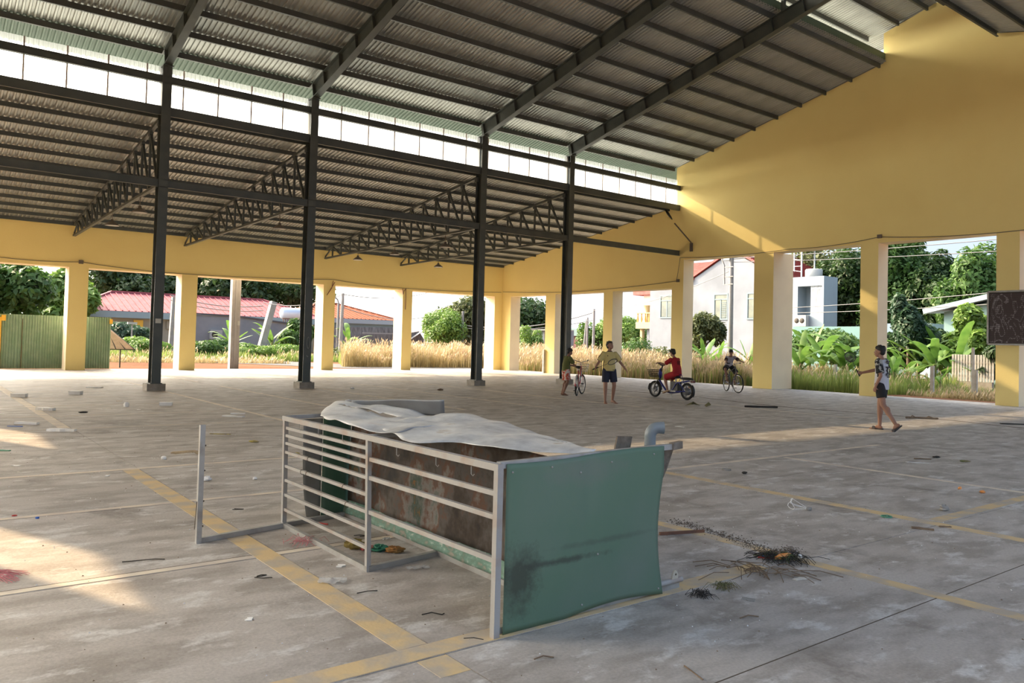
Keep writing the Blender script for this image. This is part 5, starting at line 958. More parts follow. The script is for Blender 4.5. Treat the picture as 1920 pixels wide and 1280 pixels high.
# --- poles and wires
PL = mat('pole_concrete', (.30, .30, .315), .85, var=(.25, .245, .245), vscale=3)
def pole(base, H, w2, lb, lean=(0, 0), rnd=True, name='utility_pole'):
    o = thing(name, lb, 'pole', (base[0], base[1], -.06), 0); a = MB()
    if rnd: a.tube([(0, 0, 0), (lean[0], lean[1], H)], [w2 / 2, w2 * .36], 12)
    else: a.bar((0, 0, 0), (lean[0], lean[1], H), w2, w2 * .8)
    a.build('shaft', PL, o); return o
bp_ = pole((12.15, 36.9), 9.0, .40, 'thick concrete utility pole just beyond the back wall', (0, 0), False)
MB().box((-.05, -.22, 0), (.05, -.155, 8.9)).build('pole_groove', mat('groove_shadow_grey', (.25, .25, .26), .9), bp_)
MB().box((.07, -.175, 2.05), (.19, -.165, 2.25)).build('white_tag', ACW, bp_)
p = (20.204,56.000,0.058); pole(p, (20.452,56.000,4.102)[2], .50, 'leaning square concrete pole right of the thick pole', (1.0, 0), False)
p = (14.787,58.000,0.170); pole(p, (14.645,58.000,4.146)[2], .45, 'square pole partly hidden behind the second yellow pillar', (.15, 0), False)
p = (23.700,50.000,0.267); pole(p, (23.747,50.000,4.665)[2], .28, 'slim grey street pole before the orange roof', (.1, 0)); 
p = (27.251,58.000,0.406); sp = pole(p, (27.252,58.000,4.390)[2], .24, 'street lamp pole with a curved arm beside the slim pole'); MB().tube([(0, 0, (27.253,58.000,4.348)[2]), (-.1, 0, (27.243,58.000,4.644)[2]), (-.45, 0, (27.236,58.000,4.856)[2]), (-.9, 0, (27.231,58.000,4.983)[2])], .06, 8).build('curved_arm', PL, sp)
p = (12.634,60.000,0.353); sp = pole(p, (12.534,60.000,2.182)[2], .12, 'small white garden lamp post in front of the bushes', name='lamp_post'); MB().box((-.3, -.15, (12.534,60.000,2.182)[2]), (.3, .15, (12.528,60.000,2.331)[2])).build('lamp_head', ACW, sp)
for q, top, w2, lb in (((40.320,66.000,0.376), (40.192,66.000,4.223), .34, 'grey utility pole left of the feathery tree'), ((41.937,62.000,0.496), (41.868,62.000,4.439), .28, 'pale utility pole in front of the olive tree'), ((48.108,70.000,0.377), (48.336,70.000,4.060), .26, 'shorter pole right of the pole before the olive tree'),
        ((52.000,56.113,0.258), (52.000,55.712,4.020), .26, 'leaning pale pole right of the furthest column'), ((52.000,55.588,0.274), (52.000,55.568,4.172), .22, 'thin pale pole beside the leaning pale pole'), ((48.000,50.495,0.487), (48.000,50.497,4.711), .28, 'grey utility pole left of the boy in yellow'), ((90.000,1097.743,12.812), (90.000,1114.937,51.109), .01, '')):
    if lb: o = pole((q[0], q[1]), top[2], w2, lb, (top[0] - q[0] if abs(top[0] - q[0]) < 3 else 0, top[1] - q[1]))
q = (34.000,25.508,0.197); tp2 = (34.000,25.644,6.597); lp = pole((34, q[1]), tp2[2] + .6, .30, 'tall round street pole with a curved lamp arm in front of the gable house')
zc = tp2[2]; MB().tube([(-.1, .35, zc - 1.7), (-.1, .38, zc - .7), (-.1, .75, zc + .1), (-.1, 1.3, zc + .35)], .04, 8).build('curved_arm', PL, lp)
for z in (zc - 1.3, zc - 1.7, zc - .8): MB().bar((-.1, -.2, z), (-.1, .42, z), .05, .05).build('bracket', PL, lp)
MB().box((-.2, .0, zc - .45), (.05, .38, zc - .15)).build('junction_box', ACW, lp); MB().tube([(-.1, -.3, zc + .05), (-.1, .4, zc + .05)], .03, 6).build('insulator_bar', PL, lp)
CBL = mat('overhead_cable', (.20, .20, .21), .7)
def ohw(a_, b_, sag, lb, r=.022):
    P = [(lerp(a_[0], b_[0], k / 14), lerp(a_[1], b_[1], k / 14), lerp(a_[2], b_[2], k / 14) - 4 * sag * (k / 14) * (1 - k / 14)) for k in range(15)]; tag(MB().tube(P, r, 4).build('overhead_cable', CBL), lb, 'cable', 'overhead cables outside')
ohw((14.607,58.000,4.218), (20.465,56.000,3.717), .35, 'upper overhead cable sagging across the pink red roof', .035); ohw((14.619,58.000,3.884), (20.478,56.000,3.371), .3, 'lower overhead cable across the pink red roof', .03)
ohw((20.457,56.000,3.948), (23.674,50.000,4.478), .45, 'overhead cable from the leaning pole to the slim street pole', .03); ohw((23.672,50.000,4.551), (40.249,66.000,6.154), .4, 'overhead cable high in the opening over the orange roof', .03)
ohw((23.702,50.000,3.672), (40.206,66.000,3.807), .5, 'overhead cable just below the fourth pillar window view', .03); ohw((40.206,66.000,3.807), (48.000,50.621,4.336), 1.2, 'long pale overhead cable crossing the dark tree', .04); ohw((40.223,66.000,3.287), (48.000,50.599,3.677), .8, 'second overhead cable crossing the dark tree', .03)
ohw((48.000,50.627,4.525), (34.000,25.621,5.533), .5, 'overhead cable running up to the tall street pole', .02)
for k, (y0_, y1_) in enumerate(((487, 455), (498, 478), (520, 512), (548, 520), (600, 546), (612, 560))):
    ohw((34.000,25.634,6.121) if k == 0 else ((34, (34.000,25.567,2.968)[1], zc - .2 * k) if k < 4 else (40, (40.000,25.963,3.198)[1], 3.9 - .3 * (k - 4))), (36.0, 2.0, zc + 1.6 - .75 * k), .25, ['top', 'second', 'third', 'fourth', 'fifth', 'lowest'][k] + ' overhead cable crossing in front of the tall trees', .018)
# --- dark board hung before the last pillar
BD = bpy.data.materials.new('dark_maroon_board'); BD.use_nodes = True; t = BD.node_tree; b = t.nodes['Principled BSDF']; b.inputs['Roughness'].default_value = .35
tc = t.nodes.new('ShaderNodeTexCoord'); wv = t.nodes.new('ShaderNodeTexNoise'); wv.inputs['Scale'].default_value = 1.7; wv.inputs['Detail'].default_value = 3; wv.inputs['Distortion'].default_value = 1.6; mp = t.nodes.new('ShaderNodeMapping'); mp.inputs['Scale'].default_value = (1, 1.6, 1); t.links.new(tc.outputs['Object'], mp.inputs[0]); t.links.new(mp.outputs[0], wv.inputs['Vector'])
gq = t.nodes.new('ShaderNodeNewGeometry'); t.links.new(gq.outputs['Position'], mp.inputs[0]); r = t.nodes.new('ShaderNodeValToRGB'); e = r.color_ramp.elements; e[0].position = .475; e[0].color = (.035, .018, .026, 1); e[1].position = .525; e[1].color = (.035, .018, .026, 1); k = e.new(.50); k.color = (.26, .24, .26, 1); t.links.new(wv.outputs['Fac'], r.inputs[0]); t.links.new(r.outputs[0], b.inputs['Base Color'])
bo = thing('framed_board', 'dark maroon slatted board with pale scrawled marks hung before the rightmost pillar', 'board', (25.6, 0, 0)); q0 = (25.600,9.946,3.384); q1 = (25.600,9.934,1.822); yl, zt_, zb3 = q0[1], q0[2], q1[2]; yr = yl - 2.1
MB().box((0, yr, zb3), (.05, yl, zt_)).build('back_panel', DK, bo)
ns = 26
sm = MB().box((-.012, yr + .05, 0), (.0, yl - .05, (zt_ - zb3 - .1) / ns * .72)).mesh('slat', BD)
for k in range(ns): linkmesh('slat', sm, bo, (0, 0, zb3 + .05 + k * (zt_ - zb3 - .1) / ns))
for a_, b_ in (((yr, zb3), (yl, zb3)), ((yr, zt_), (yl, zt_)), ((yl, zb3), (yl, zt_)), ((yr, zb3), (yr, zt_))): MB().bar((0, a_[0], a_[1]), (0, b_[0], b_[1]), .05, .05).build('frame_bar', GAL, bo)
for yy_ in (yl - .5, yr + .5): MB().bar((.05, yy_, zt_ - .3), (.44, yy_, zt_ - .3), .03, .03).build('hanger', GAL, bo)

# ================================================================ people
def bake(o, voxel, smooth=4, fac=.5):
    md = o.modifiers.new('r', 'REMESH'); md.mode = 'VOXEL'; md.voxel_size = voxel; md.use_smooth_shade = True
    ms = o.modifiers.new('s', 'SMOOTH'); ms.factor = fac; ms.iterations = smooth
    dg = bpy.context.evaluated_depsgraph_get(); dg.update(); me = bpy.data.meshes.new_from_object(o.evaluated_get(dg))
    mats = list(o.data.materials); o.modifiers.clear(); o.data = me
    if not me.materials:
        for m in mats: me.materials.append(m)
    me.polygons.foreach_set('use_smooth', [True] * len(me.polygons)); return o
def loft(mb, secs, side=(0, 1, 0), n=16):
    """secs: (centre, half-width along side, half-depth)"""
    k = len(secs); C0 = [Vector(s[0]) for s in secs]; vs = []
    for i in range(k):
        d = (C0[min(i+1, k-1)] - C0[max(i-1, 0)]).normalized(); b = d.cross(Vector(side)).normalized(); a = b.cross(d).normalized()
        for t in range(n): th = 2 * PI * t / n; vs.append(C0[i] + a * math.cos(th) * secs[i][1] + b * math.sin(th) * secs[i][2])
    f = [(i*n+j, i*n+(j+1)%n, (i+1)*n+(j+1)%n, (i+1)*n+j) for i in range(k-1) for j in range(n)]
    mb.add(vs, f + [tuple(range(n)), tuple(reversed(range((k-1)*n, k*n)))]); return mb
def limb(mb, pts, rs):
    """tapered tube with round joints"""
    P = [Vector(p) for p in pts]; q = []; r = []
    for i in range(len(P) - 1):
        for s in (0, .33, .66): q.append(P[i].lerp(P[i+1], s)); r.append(lerp(rs[i], rs[i+1], s) * (1.07 if s == .33 else 1))
    q.append(P[-1]); r.append(rs[-1]); mb.tube(q, r, 12)
    for p, rr in zip(P, rs): mb.blob(p, rr, 10, 7)
    return mb
def hand(mb, wr, d, palm_n, s=1.0, curl=.6, thumb=1):
    """palm and five bent fingers; d = direction of the hand, palm_n = direction the palm faces"""
    d = Vector(d).normalized(); nn = Vector(palm_n); nn = (nn - d * nn.dot(d)).normalized(); a = d.cross(nn).normalized() * thumb; wr = Vector(wr)
    loft(mb, [(wr, .022*s, .016*s), (wr + d*.03*s, .032*s, .016*s), (wr + d*.075*s, .037*s, .014*s)], tuple(a), 12)
    for i, (off, L) in enumerate(((.028, .066), (.010, .074), (-.009, .068), (-.027, .054))):
        p = wr + d * .065 * s + a * off * s; q = [p]; an = curl * .45
        for l in (.42, .33, .25):
            dd = d * math.cos(an) + nn * math.sin(an); q.append(q[-1] + dd * L * l * s); an += curl * .95
        mb.tube(q, [.0095*s, .009*s, .0085*s, .007*s], 8); mb.blob(q[-1], .007*s, 8, 5)
    p = wr + d * .022 * s + a * .024 * s; q = [p, p + (d * .6 + a * .75 + nn * .25) * .035 * s, p + (d * .95 + a * .75 + nn * .6) * .055 * s]
    mb.tube(q, [.012*s, .010*s, .008*s], 8); mb.blob(q[-1], .008*s, 8, 5); return mb
def foot(mb, an, d, s=1.0, down=(0, 0, -1)):
    d = Vector(d).normalized(); dn = Vector(down).normalized(); an = Vector(an)
    heel = an + dn * .055 * s - d * .035 * s; ball = an + dn * .075 * s + d * .12 * s
    side = d.cross(dn)
    loft(mb, [(heel - d*.015*s, .025*s, .025*s), (heel + d*.02*s, .033*s, .036*s), (an + d*.05*s + dn*.045*s, .036*s, .038*s), (ball, .044*s, .022*s), (ball + d*.045*s + dn*.004*s, .040*s, .014*s)], tuple(side), 12)
    for i in range(5): mb.blob(ball + d * (.055 - .006 * i) * s + side * (.030 - .015 * i) * s + dn * .006 * s, ((.016 if i == 0 else .011) * s,) * 3, 8, 5)
    return mb
def headframe(c, fwd, up):
    f = Vector(fwd).normalized(); u = Vector(up); u = (u - f * u.dot(f)).normalized(); l = u.cross(f); return Matrix(((f.x, l.x, u.x, c[0]), (f.y, l.y, u.y, c[1]), (f.z, l.z, u.z, c[2]), (0, 0, 0, 1)))
def headshape(mb, M, s=1.0):
    """skull, jaw, nose, brows, lips, ears (local x forward, z up)"""
    def B(c, r, n=14, m=10): mb2 = MB(); mb2.blob(c, r, n, m); mb.add([M @ (Vector(v) * s) for v in mb2.v], mb2.f)
    B((-.012, 0, .030), (.092, .074, .088)); B((.022, 0, -.035), (.062, .055, .070)); B((.040, 0, -.078), (.034, .030, .026)); B((.045, 0, .018), (.042, .056, .038))
    B((.088, 0, -.018), (.016, .011, .020), 10, 7); B((.080, 0, .004), (.010, .008, .022), 8, 6); B((.076, 0, -.050), (.012, .020, .007), 8, 6); B((.072, 0, -.062), (.012, .018, .007), 8, 6)
    for sd in (-1, 1): B((-.008, sd * .075, -.006), (.017, .009, .028), 10, 7); B((.066, sd * .028, .026), (.014, .020, .007), 8, 6); B((.050, sd * .036, -.028), (.022, .018, .020), 8, 6)
HAIR = mat('black_hair', (.012, .010, .009), .6, bump=.4, bscale=60)
EYEW = mat('eye_white', (.6, .57, .53), .4); EYED = mat('eye_dark', (.02, .012, .01), .3); LIP = mat('lips', (.24, .09, .075), .6)
def faceparts(root, M, s=1.0):
    for sd in (-1, 1):
        a = MB(); a.blob((0, 0, 0), (.006*s, .013*s, .007*s), 10, 6); o = a.build('eye', EYEW, root); p = M @ (Vector((.0735, sd * .029, .006)) * s); o.matrix_local = Matrix.Translation(p) @ M.to_3x3().normalized().to_4x4()
        a = MB(); a.blob((.004*s, 0, 0), (.0045*s, .0058*s, .0058*s), 10, 6); a.build('iris', EYED, o)
        a = MB(); a.tube([(0, -.018*s, 0), (.004*s, 0, .004*s), (0, .018*s, 0)], .0032*s, 6); o = a.build('eyebrow', HAIR, root); o.matrix_local = Matrix.Translation(M @ (Vector((.080, sd * .030, .030)) * s)) @ M.to_3x3().normalized().to_4x4()
    a = MB(); a.blob((0, 0, .003*s), (.005*s, .019*s, .004*s), 10, 6); a.blob((0, 0, -.004*s), (.005*s, .015*s, .004*s), 10, 6); o = a.build('mouth', LIP, root); o.matrix_local = Matrix.Translation(M @ (Vector((.088, 0, -.055)) * s)) @ M.to_3x3().normalized().to_4x4()
def hairpiece(root, M, s=1.0, sd=1, low=-.01):
    R = random.Random(sd); a = MB(); T = []
    def put(c, r): b = MB(); b.blob(c, r, 14, 10); a.add([M @ (Vector(v) * s) for v in b.v], b.f)
    put((-.020, 0, .052), (.092, .081, .080)); put((-.050, 0, .005), (.056, .074, .070)); put((.035, 0, .088), (.050, .060, .030))
    for k in range(34):
        th = R.random() * 2 * PI; h = R.random(); x = -.02 + .088 * math.cos(th) * (1 - .5 * h); y = .076 * math.sin(th) * (1 - .5 * h); z = .045 + .085 * h
        if x > .05 and z < .07: continue
        put((x, y, z), (.020, .018, .022))
    for k in range(7): put((.066, -.042 + .014 * k, .068 + .006 * R.random()), (.014, .012, .022))
    o = a.build('hair', HAIR, root); bake(o, .010 * s, 2); return o
def body(root, J, skin, s=1.0, fat=1.0, curlL=.6, curlR=.6, hands=None, feet=True, head=True):
    a = MB(); pel, wst, chs, nk = [Vector(J[k]) for k in ('pelvis', 'waist', 'chest', 'neck')]
    lat = Vector(J.get('lat', (0, 1, 0)))
    loft(a, [(pel - (wst - pel) * .35, .12*s, .10*s), (pel, .135*s, .105*s), (wst, .115*s, .085*s), (wst.lerp(chs, .6), .135*s, .095*s), (chs, .145*s, .095*s), (chs.lerp(nk, .55), .12*s, .075*s), (nk, .052*s, .052*s)], tuple(lat), 18)
    hc = Vector(J['head']); a.tube([nk - (hc - nk) * .2, nk.lerp(hc, .55)], [.050*s, .046*s], 12)
    M = headframe(hc, J['look'], J.get('headup', (0, 0, 1)))
    headshape(a, M, s)
    for sd in 'LR':
        sh, el, wr = [Vector(J[k + sd]) for k in ('sh', 'el', 'wr')]
        a.blob(sh, .056*s, 12, 8); limb(a, [sh, el, wr], [.046*s, .034*s, .024*s])
        hd = J['hand' + sd]; hand(a, wr, hd[0], hd[1], s * .92, hd[2], hd[3])
        hp, kn, ak = [Vector(J[k + sd]) for k in ('hip', 'kn', 'an')]
        limb(a, [hp, kn, ak], [.082*s*fat, .053*s, .034*s]); cf = kn.lerp(ak, .33); bk = J.get('calf', Vector((-1, 0, 0))); a.blob(cf + Vector(bk) * .012, (.05*s, .05*s, .09*s), 12, 8)
        ft = J['ft' + sd]; foot(a, ak, ft[0], s, ft[1])
    o = a.build('body', skin, root); bake(o, .0085 * s, 3); faceparts(root, M, s); return M
def shirt(root, J, m, s=1.0, slv=.8, hem=.0, loose=1.0, name='shirt'):
    a = MB(); pel, wst, chs, nk = [Vector(J[k]) for k in ('pelvis', 'waist', 'chest', 'neck')]; lat = tuple(J.get('lat', (0, 1, 0)))
    bot = pel - (wst - pel) * hem; k = loose
    loft(a, [(bot, .165*s*k, .130*s*k), (pel.lerp(wst, .5), .158*s*k, .125*s*k), (wst, .152*s*k, .118*s), (wst.lerp(chs, .6), .155*s, .112*s), (chs, .163*s, .108*s), (chs.lerp(nk, .6), .125*s, .085*s), (nk - (nk - chs) * .12, .066*s, .062*s)], lat, 20)
    for sd in 'LR':
        sh, el = Vector(J['sh' + sd]), Vector(J['el' + sd]); a.blob(sh, .066*s, 12, 8); e = sh.lerp(el, slv); a.tube([sh, sh.lerp(e, .5), e], [.064*s, .068*s, .072*s], 14)
    o = a.build(name, m, root); bake(o, .011 * s, 3); return o
def shorts(root, J, m, s=1.0, ln=.75, w_=1.0, name='shorts'):
    a = MB(); pel, wst = Vector(J['pelvis']), Vector(J['waist']); lat = tuple(J.get('lat', (0, 1, 0))); hc = (Vector(J['hipL']) + Vector(J['hipR'])) / 2
    loft(a, [(pel.lerp(wst, .45), .140*s, .112*s), (pel, .152*s, .122*s), (hc - (wst - pel).normalized() * .03, .155*s, .115*s)], lat, 18)
    for sd in 'LR':
        hp, kn = Vector(J['hip' + sd]), Vector(J['kn' + sd]); e = hp.lerp(kn, ln); a.tube([hp + (hp - kn).normalized() * .02, hp.lerp(e, .5), e], [.098*s, .097*s*w_, .096*s*w_], 14); a.blob(hp, .1 * s, 12, 8)
    o = a.build(name, m, root); bake(o, .011 * s, 3); return o
SK1 = mat('tan_skin', (.36, .19, .125), .6, var=(.32, .165, .11), vscale=8); SK2 = mat('brown_skin', (.27, .135, .085), .6, var=(.23, .115, .075), vscale=8)
def racket(name, lb, hand_p, d, face_n, m1, L=.66):
    o = thing(name, lb, 'racket', tuple(hand_p)); d = Vector(d).normalized(); n_ = Vector(face_n); n_ = (n_ - d * n_.dot(d)).normalized(); a_ = d.cross(n_)
    MB().tube([-d * .08, d * .09], .0145, 10).build('grip', DK, o); MB().tube([d * .09, d * (L - .24)], .0045, 8).build('shaft', m1, o)
    c = d * (L - .12); P = [c + d * math.cos(k * PI / 14) * .125 + a_ * math.sin(k * PI / 14) * .098 for k in range(28)] ; P.append(P[0]); MB().tube(P, .009, 6, cap=False).build('head_frame', m1, o)
    s_ = MB()
    for k in range(-5, 6):
        u = k / 6; h = math.sqrt(1 - u * u); s_.tube([c + a_ * u * .098 - d * h * .12, c + a_ * u * .098 + d * h * .12], .0009, 3); s_.tube([c + d * u * .125 - a_ * h * .095, c + d * u * .125 + a_ * h * .095], .0009, 3)
    q = s_.build('strings', GAL, o); q['kind'] = 'stuff'; return o
def toworld(o, v): return o.matrix_world @ Vector(v)
def person(lb, xy, rz, z=0.0):
    o = thing('person', lb, 'person', (xy[0], xy[1], z), rz); bpy.context.view_layer.update(); return o
RK = mat('racket_black', (.03, .03, .035), .4); 
# --- boy in white jersey, walking to the left with a racket
rz = math.radians(97); b1 = person('boy in a white jersey numbered 32 and black shorts walking with a racket raised', (14.991,7.703), rz)
J = dict(pelvis=(0, 0, .90), waist=(.0, 0, 1.04), chest=(.0, 0, 1.24), neck=(.01, 0, 1.375), head=(.045, 0, 1.505), look=(1, .12, .10), shL=(.0, .165, 1.31), elL=(-.06, .215, 1.05), wrL=(.04, .20, .84), handL=((.25, -.05, -1), (0, -1, 0), .5, 1),
    shR=(.0, -.165, 1.31), elR=(.17, -.14, 1.15), wrR=(.37, -.02, 1.09), handR=((1, .25, -.05), (0, 1, 0), 1.5, -1), hipL=(0, .085, .86), knL=(-.07, .10, .49), anL=(-.30, .115, .155), ftL=((.62, .05, -.62), (-.72, 0, -.70)),
    hipR=(0, -.085, .86), knR=(.06, -.09, .48), anR=(.06, -.09, .095), ftR=((1, 0, -.05), (0, 0, -1)))
M1 = body(b1, J, SK1); hairpiece(b1, M1, 1, 1)
JW = mat('jersey_white', (.58, .57, .60), .85, bump=.2, bscale=8); JB = mat('jersey_black_marble', (.015, .015, .017), .8, var=(.40, .38, .34), vscale=14, detail=3, thr=(.49, .55)); SHB = mat('black_shorts', (.012, .012, .014), .8)
shirt(b1, J, JW, 1, .25, .85, 1.0)
for sd in 'LR':
    a = MB(); sh, el = Vector(J['sh' + sd]), Vector(J['el' + sd]); a.blob(sh, (.075, .062, .078), 12, 8); a.tube([sh, sh.lerp(el, .45), sh.lerp(el, .80)], [.070, .074, .078], 14); bake(a.build('marbled_sleeve', JB, b1), .011, 3)
shorts(b1, J, SHB, 1, .62)
bb = MB(); 
def text(root, s, size, loc, rot, m, ext=.002):
    c = bpy.data.curves.new('t', 'FONT'); c.body = s; c.size = size; c.extrude = ext; c.align_x = 'CENTER'; o = bpy.data.objects.new('print', c); C.objects.link(o); bpy.context.view_layer.update()
    me = bpy.data.meshes.new_from_object(o.evaluated_get(bpy.context.evaluated_depsgraph_get())); bpy.data.objects.remove(o); me.materials.clear(); me.materials.append(m); q = linkmesh('printed_number', me, root, loc, rot); return q
text(b1, '32', .235, (-.121, 0, 1.07), (PI / 2, 0, -PI / 2), SHB, .005)
for z, l, h in ((1.315, .16, .016), (1.285, .07, .012), (1.05, .15, .010), (1.02, .09, .012)): MB().box((-.139 + (.012 if z > 1.2 else 0), -l/2, z), (-.10, l/2, z + h)).build('print_line', SHB, b1)
a = MB()
a.box((-.02, .125, 1.02), (.03, .165, 1.20)); bake(a.build('side_stripe', SHB, b1), .011, 3)
SOLE = mat('dark_slipper', (.06, .055, .06), .8)
def slipper(root, an, d, dn):
    d = Vector(d).normalized(); dn = Vector(dn).normalized(); an = Vector(an); sd_ = d.cross(dn); q = an + dn * .098; a = MB()
    loft(a, [(q - d * .065, .028, .010), (q - d * .05, .036, .013), (q + d * .04, .040, .013), (q + d * .13, .050, .013), (q + d * .18, .040, .012), (q + d * .195, .022, .010)], tuple(sd_), 12); a.build('slipper_sole', SOLE, root)
    a = MB(); P = [q + d * .10 + sd_ * math.cos(k * PI / 8) * .052 - dn * math.sin(k * PI / 8) * .055 for k in range(9)]
    for k in range(8): a.bar(P[k], P[k + 1], .06, .008, tuple(sd_ * math.cos((k + .5) * PI / 8) - dn * math.sin((k + .5) * PI / 8)))
    a.build('slipper_strap', SOLE, root)
slipper(b1, J['anL'], *J['ftL']); slipper(b1, (.06, -.09, .108), *J['ftR'])
bpy.context.view_layer.update()
hp = toworld(b1, Vector(J['wrR']) + Vector((.075, .03, -.01)))
racket('badminton_racket', 'dark badminton racket held up by the walking boy in white', hp, (.36, .56, .66), (-.6, -.5, .6), RK, .56)
# --- boy in yellow with arms spread, looking up
rz = math.atan2(-.79, -.61) + .12; b2 = person('barefoot boy in a yellow jersey with arms spread looking up', (14.480,14.616), rz)
J = dict(pelvis=(0, 0, .88), waist=(-.01, 0, 1.02), chest=(-.02, 0, 1.23), neck=(-.01, 0, 1.36), head=(.0, .01, 1.485), look=(.75, .42, .52), headup=(-.4, -.1, 1), shL=(-.02, .155, 1.275), elL=(.0, .29, 1.06), wrL=(.05, .43, .88), handL=((.25, .5, -1), (-.3, -1, 0), .5, 1),
    shR=(-.02, -.155, 1.275), elR=(.02, -.29, 1.05), wrR=(.16, -.40, .93), handR=((.7, -.45, -.45), (.2, .9, .2), 1.5, -1), hipL=(0, .09, .84), knL=(.03, .13, .47), anL=(-.08, .12, .10), ftL=((.85, .45, -.08), (0, 0, -1)),
    hipR=(0, -.09, .84), knR=(.02, -.10, .46), anR=(.03, -.10, .09), ftR=((1, -.15, 0), (0, 0, -1)))
M2 = body(b2, J, SK1); hairpiece(b2, M2, 1, 2)
JY = mat('jersey_yellow', (.62, .50, .20), .85, bump=.2, bscale=8); DKR = mat('dark_trim', (.06, .03, .03), .8); NAVY = mat('navy_shorts', (.018, .022, .045), .8)
shirt(b2, J, JY, 1, .82, .35, 1.0); shorts(b2, J, NAVY, 1, .78)
for sd in 'LR':
    sh, el, nk = Vector(J['sh' + sd]), Vector(J['el' + sd]), Vector(J['neck']); a = MB(); o_ = Vector((.0, 0, .072)); k = Vector((0, .02 if sd == 'L' else -.02, 0)); a.tube([sh + Vector((0, 0, .050)) - k * .5, sh + Vector((0, 0, .046)) + k, sh.lerp(el, .4) + k * 2.6 + Vector((0, 0, .02)), sh.lerp(el, .80) + k * 2.6 + Vector((0, 0, .02))], [.016, .022, .024, .022], 8); a.build('shoulder_stripe', DKR, b2)
MB().torus((.0, 0, 0), .062, .009, 'Z', 20, 6).build('collar', DKR, b2, (-.01, 0, 1.345)); a = MB(); a.tube([(.0, -.148, 1.2), (-.0, -.150, 1.05), (.0, -.160, .88)], .014, 8); a.build('side_stripe', DKR, b2)
a = MB(); a.add([(.092, -.085, 1.22), (.092, -.055, 1.22), (.095, -.070, 1.25)], [(0, 1, 2)]); o = a.build('chest_mark', DKR, b2); md = o.modifiers.new('s', 'SOLIDIFY'); md.thickness = .012; md.offset = 0
MB().box((.118, .06, .86), (.135, .10, .875)).build('hem_mark', DKR, b2)
bpy.context.view_layer.update(); hp = toworld(b2, Vector(J['wrR']) + Vector((.05, -.02, -.03)))
racket('badminton_racket', 'badminton racket held low across the belly of the boy in yellow', hp, toworld(b2, (.25, .60, .27)) - toworld(b2, (0, 0, 0)), (-.35, -.45, .8), RK, .60)
# ---------------------------------------------------------------- bicycles
TYR = mat('tyre_rubber', (.02, .02, .02), .85); CHR = mat('chrome', (.55, .55, .56), .25, .9); SPK = mat('spoke_wire', (.35, .35, .36), .4, .6)
def wheel(root, x, R, ty=.022, spokes=28, name='wheel', rim=None, mag=False):
    w_ = MB().torus((0, 0, 0), R - ty, ty, 'Y', 36, 8).build(name, TYR, root, (x, 0, R)); MB().torus((0, 0, 0), R - 2.1 * ty, ty * .45, 'Y', 36, 6).build('rim', rim or CHR, w_)
    MB().lathe([(0, -.05), (.02, -.05), (.02, .05), (0, .05)], n=10, axis='Y').build('hub', CHR, w_); a = MB()
    if mag:
        a.lathe([(.07, -.035), (.085, -.03), (.085, .03), (.07, .035), (0, .035)], n=16, axis='Y'); a.lathe([(0, -.036), (.07, -.036)], n=16, axis='Y')
        for k in range(5): t_ = k * 2 * PI / 5; p = Vector((math.cos(t_), 0, math.sin(t_))); a.bar(p * .07, p * (R - 2 * ty), .022, .03, (0, 1, 0)); 
        a.build('alloy_spokes', mag, w_)
    else:
        for k in range(spokes): t_ = k * 2 * PI / spokes; p = Vector((math.cos(t_), 0, math.sin(t_))); a.tube([p * .02 + Vector((0, .03 * (-1) ** k, 0)), p * (R - 2.2 * ty)], .0016, 3)
        q = a.build('spokes', SPK, w_); q['kind'] = 'stuff'
    return w_
def fender(root, x, R, a0, a1, m, wd=.05, name='mudguard'):
    a = MB(); vs = []; n = 12
    for i in range(n + 1):
        t_ = a0 + (a1 - a0) * i / n
        for y, q in ((-wd/2, -.008), (-wd/4, .006), (wd/4, .006), (wd/2, -.008)): r_q = R + .02 + q; vs.append((x + math.cos(t_) * r_q, y, R + math.sin(t_) * r_q))
    a.add(vs, [(i*4+j, i*4+j+1, (i+1)*4+j+1, (i+1)*4+j) for i in range(n) for j in range(3)], 0, True); o = a.build(name, m, root); md = o.modifiers.new('s', 'SOLIDIFY'); md.thickness = .003; return o
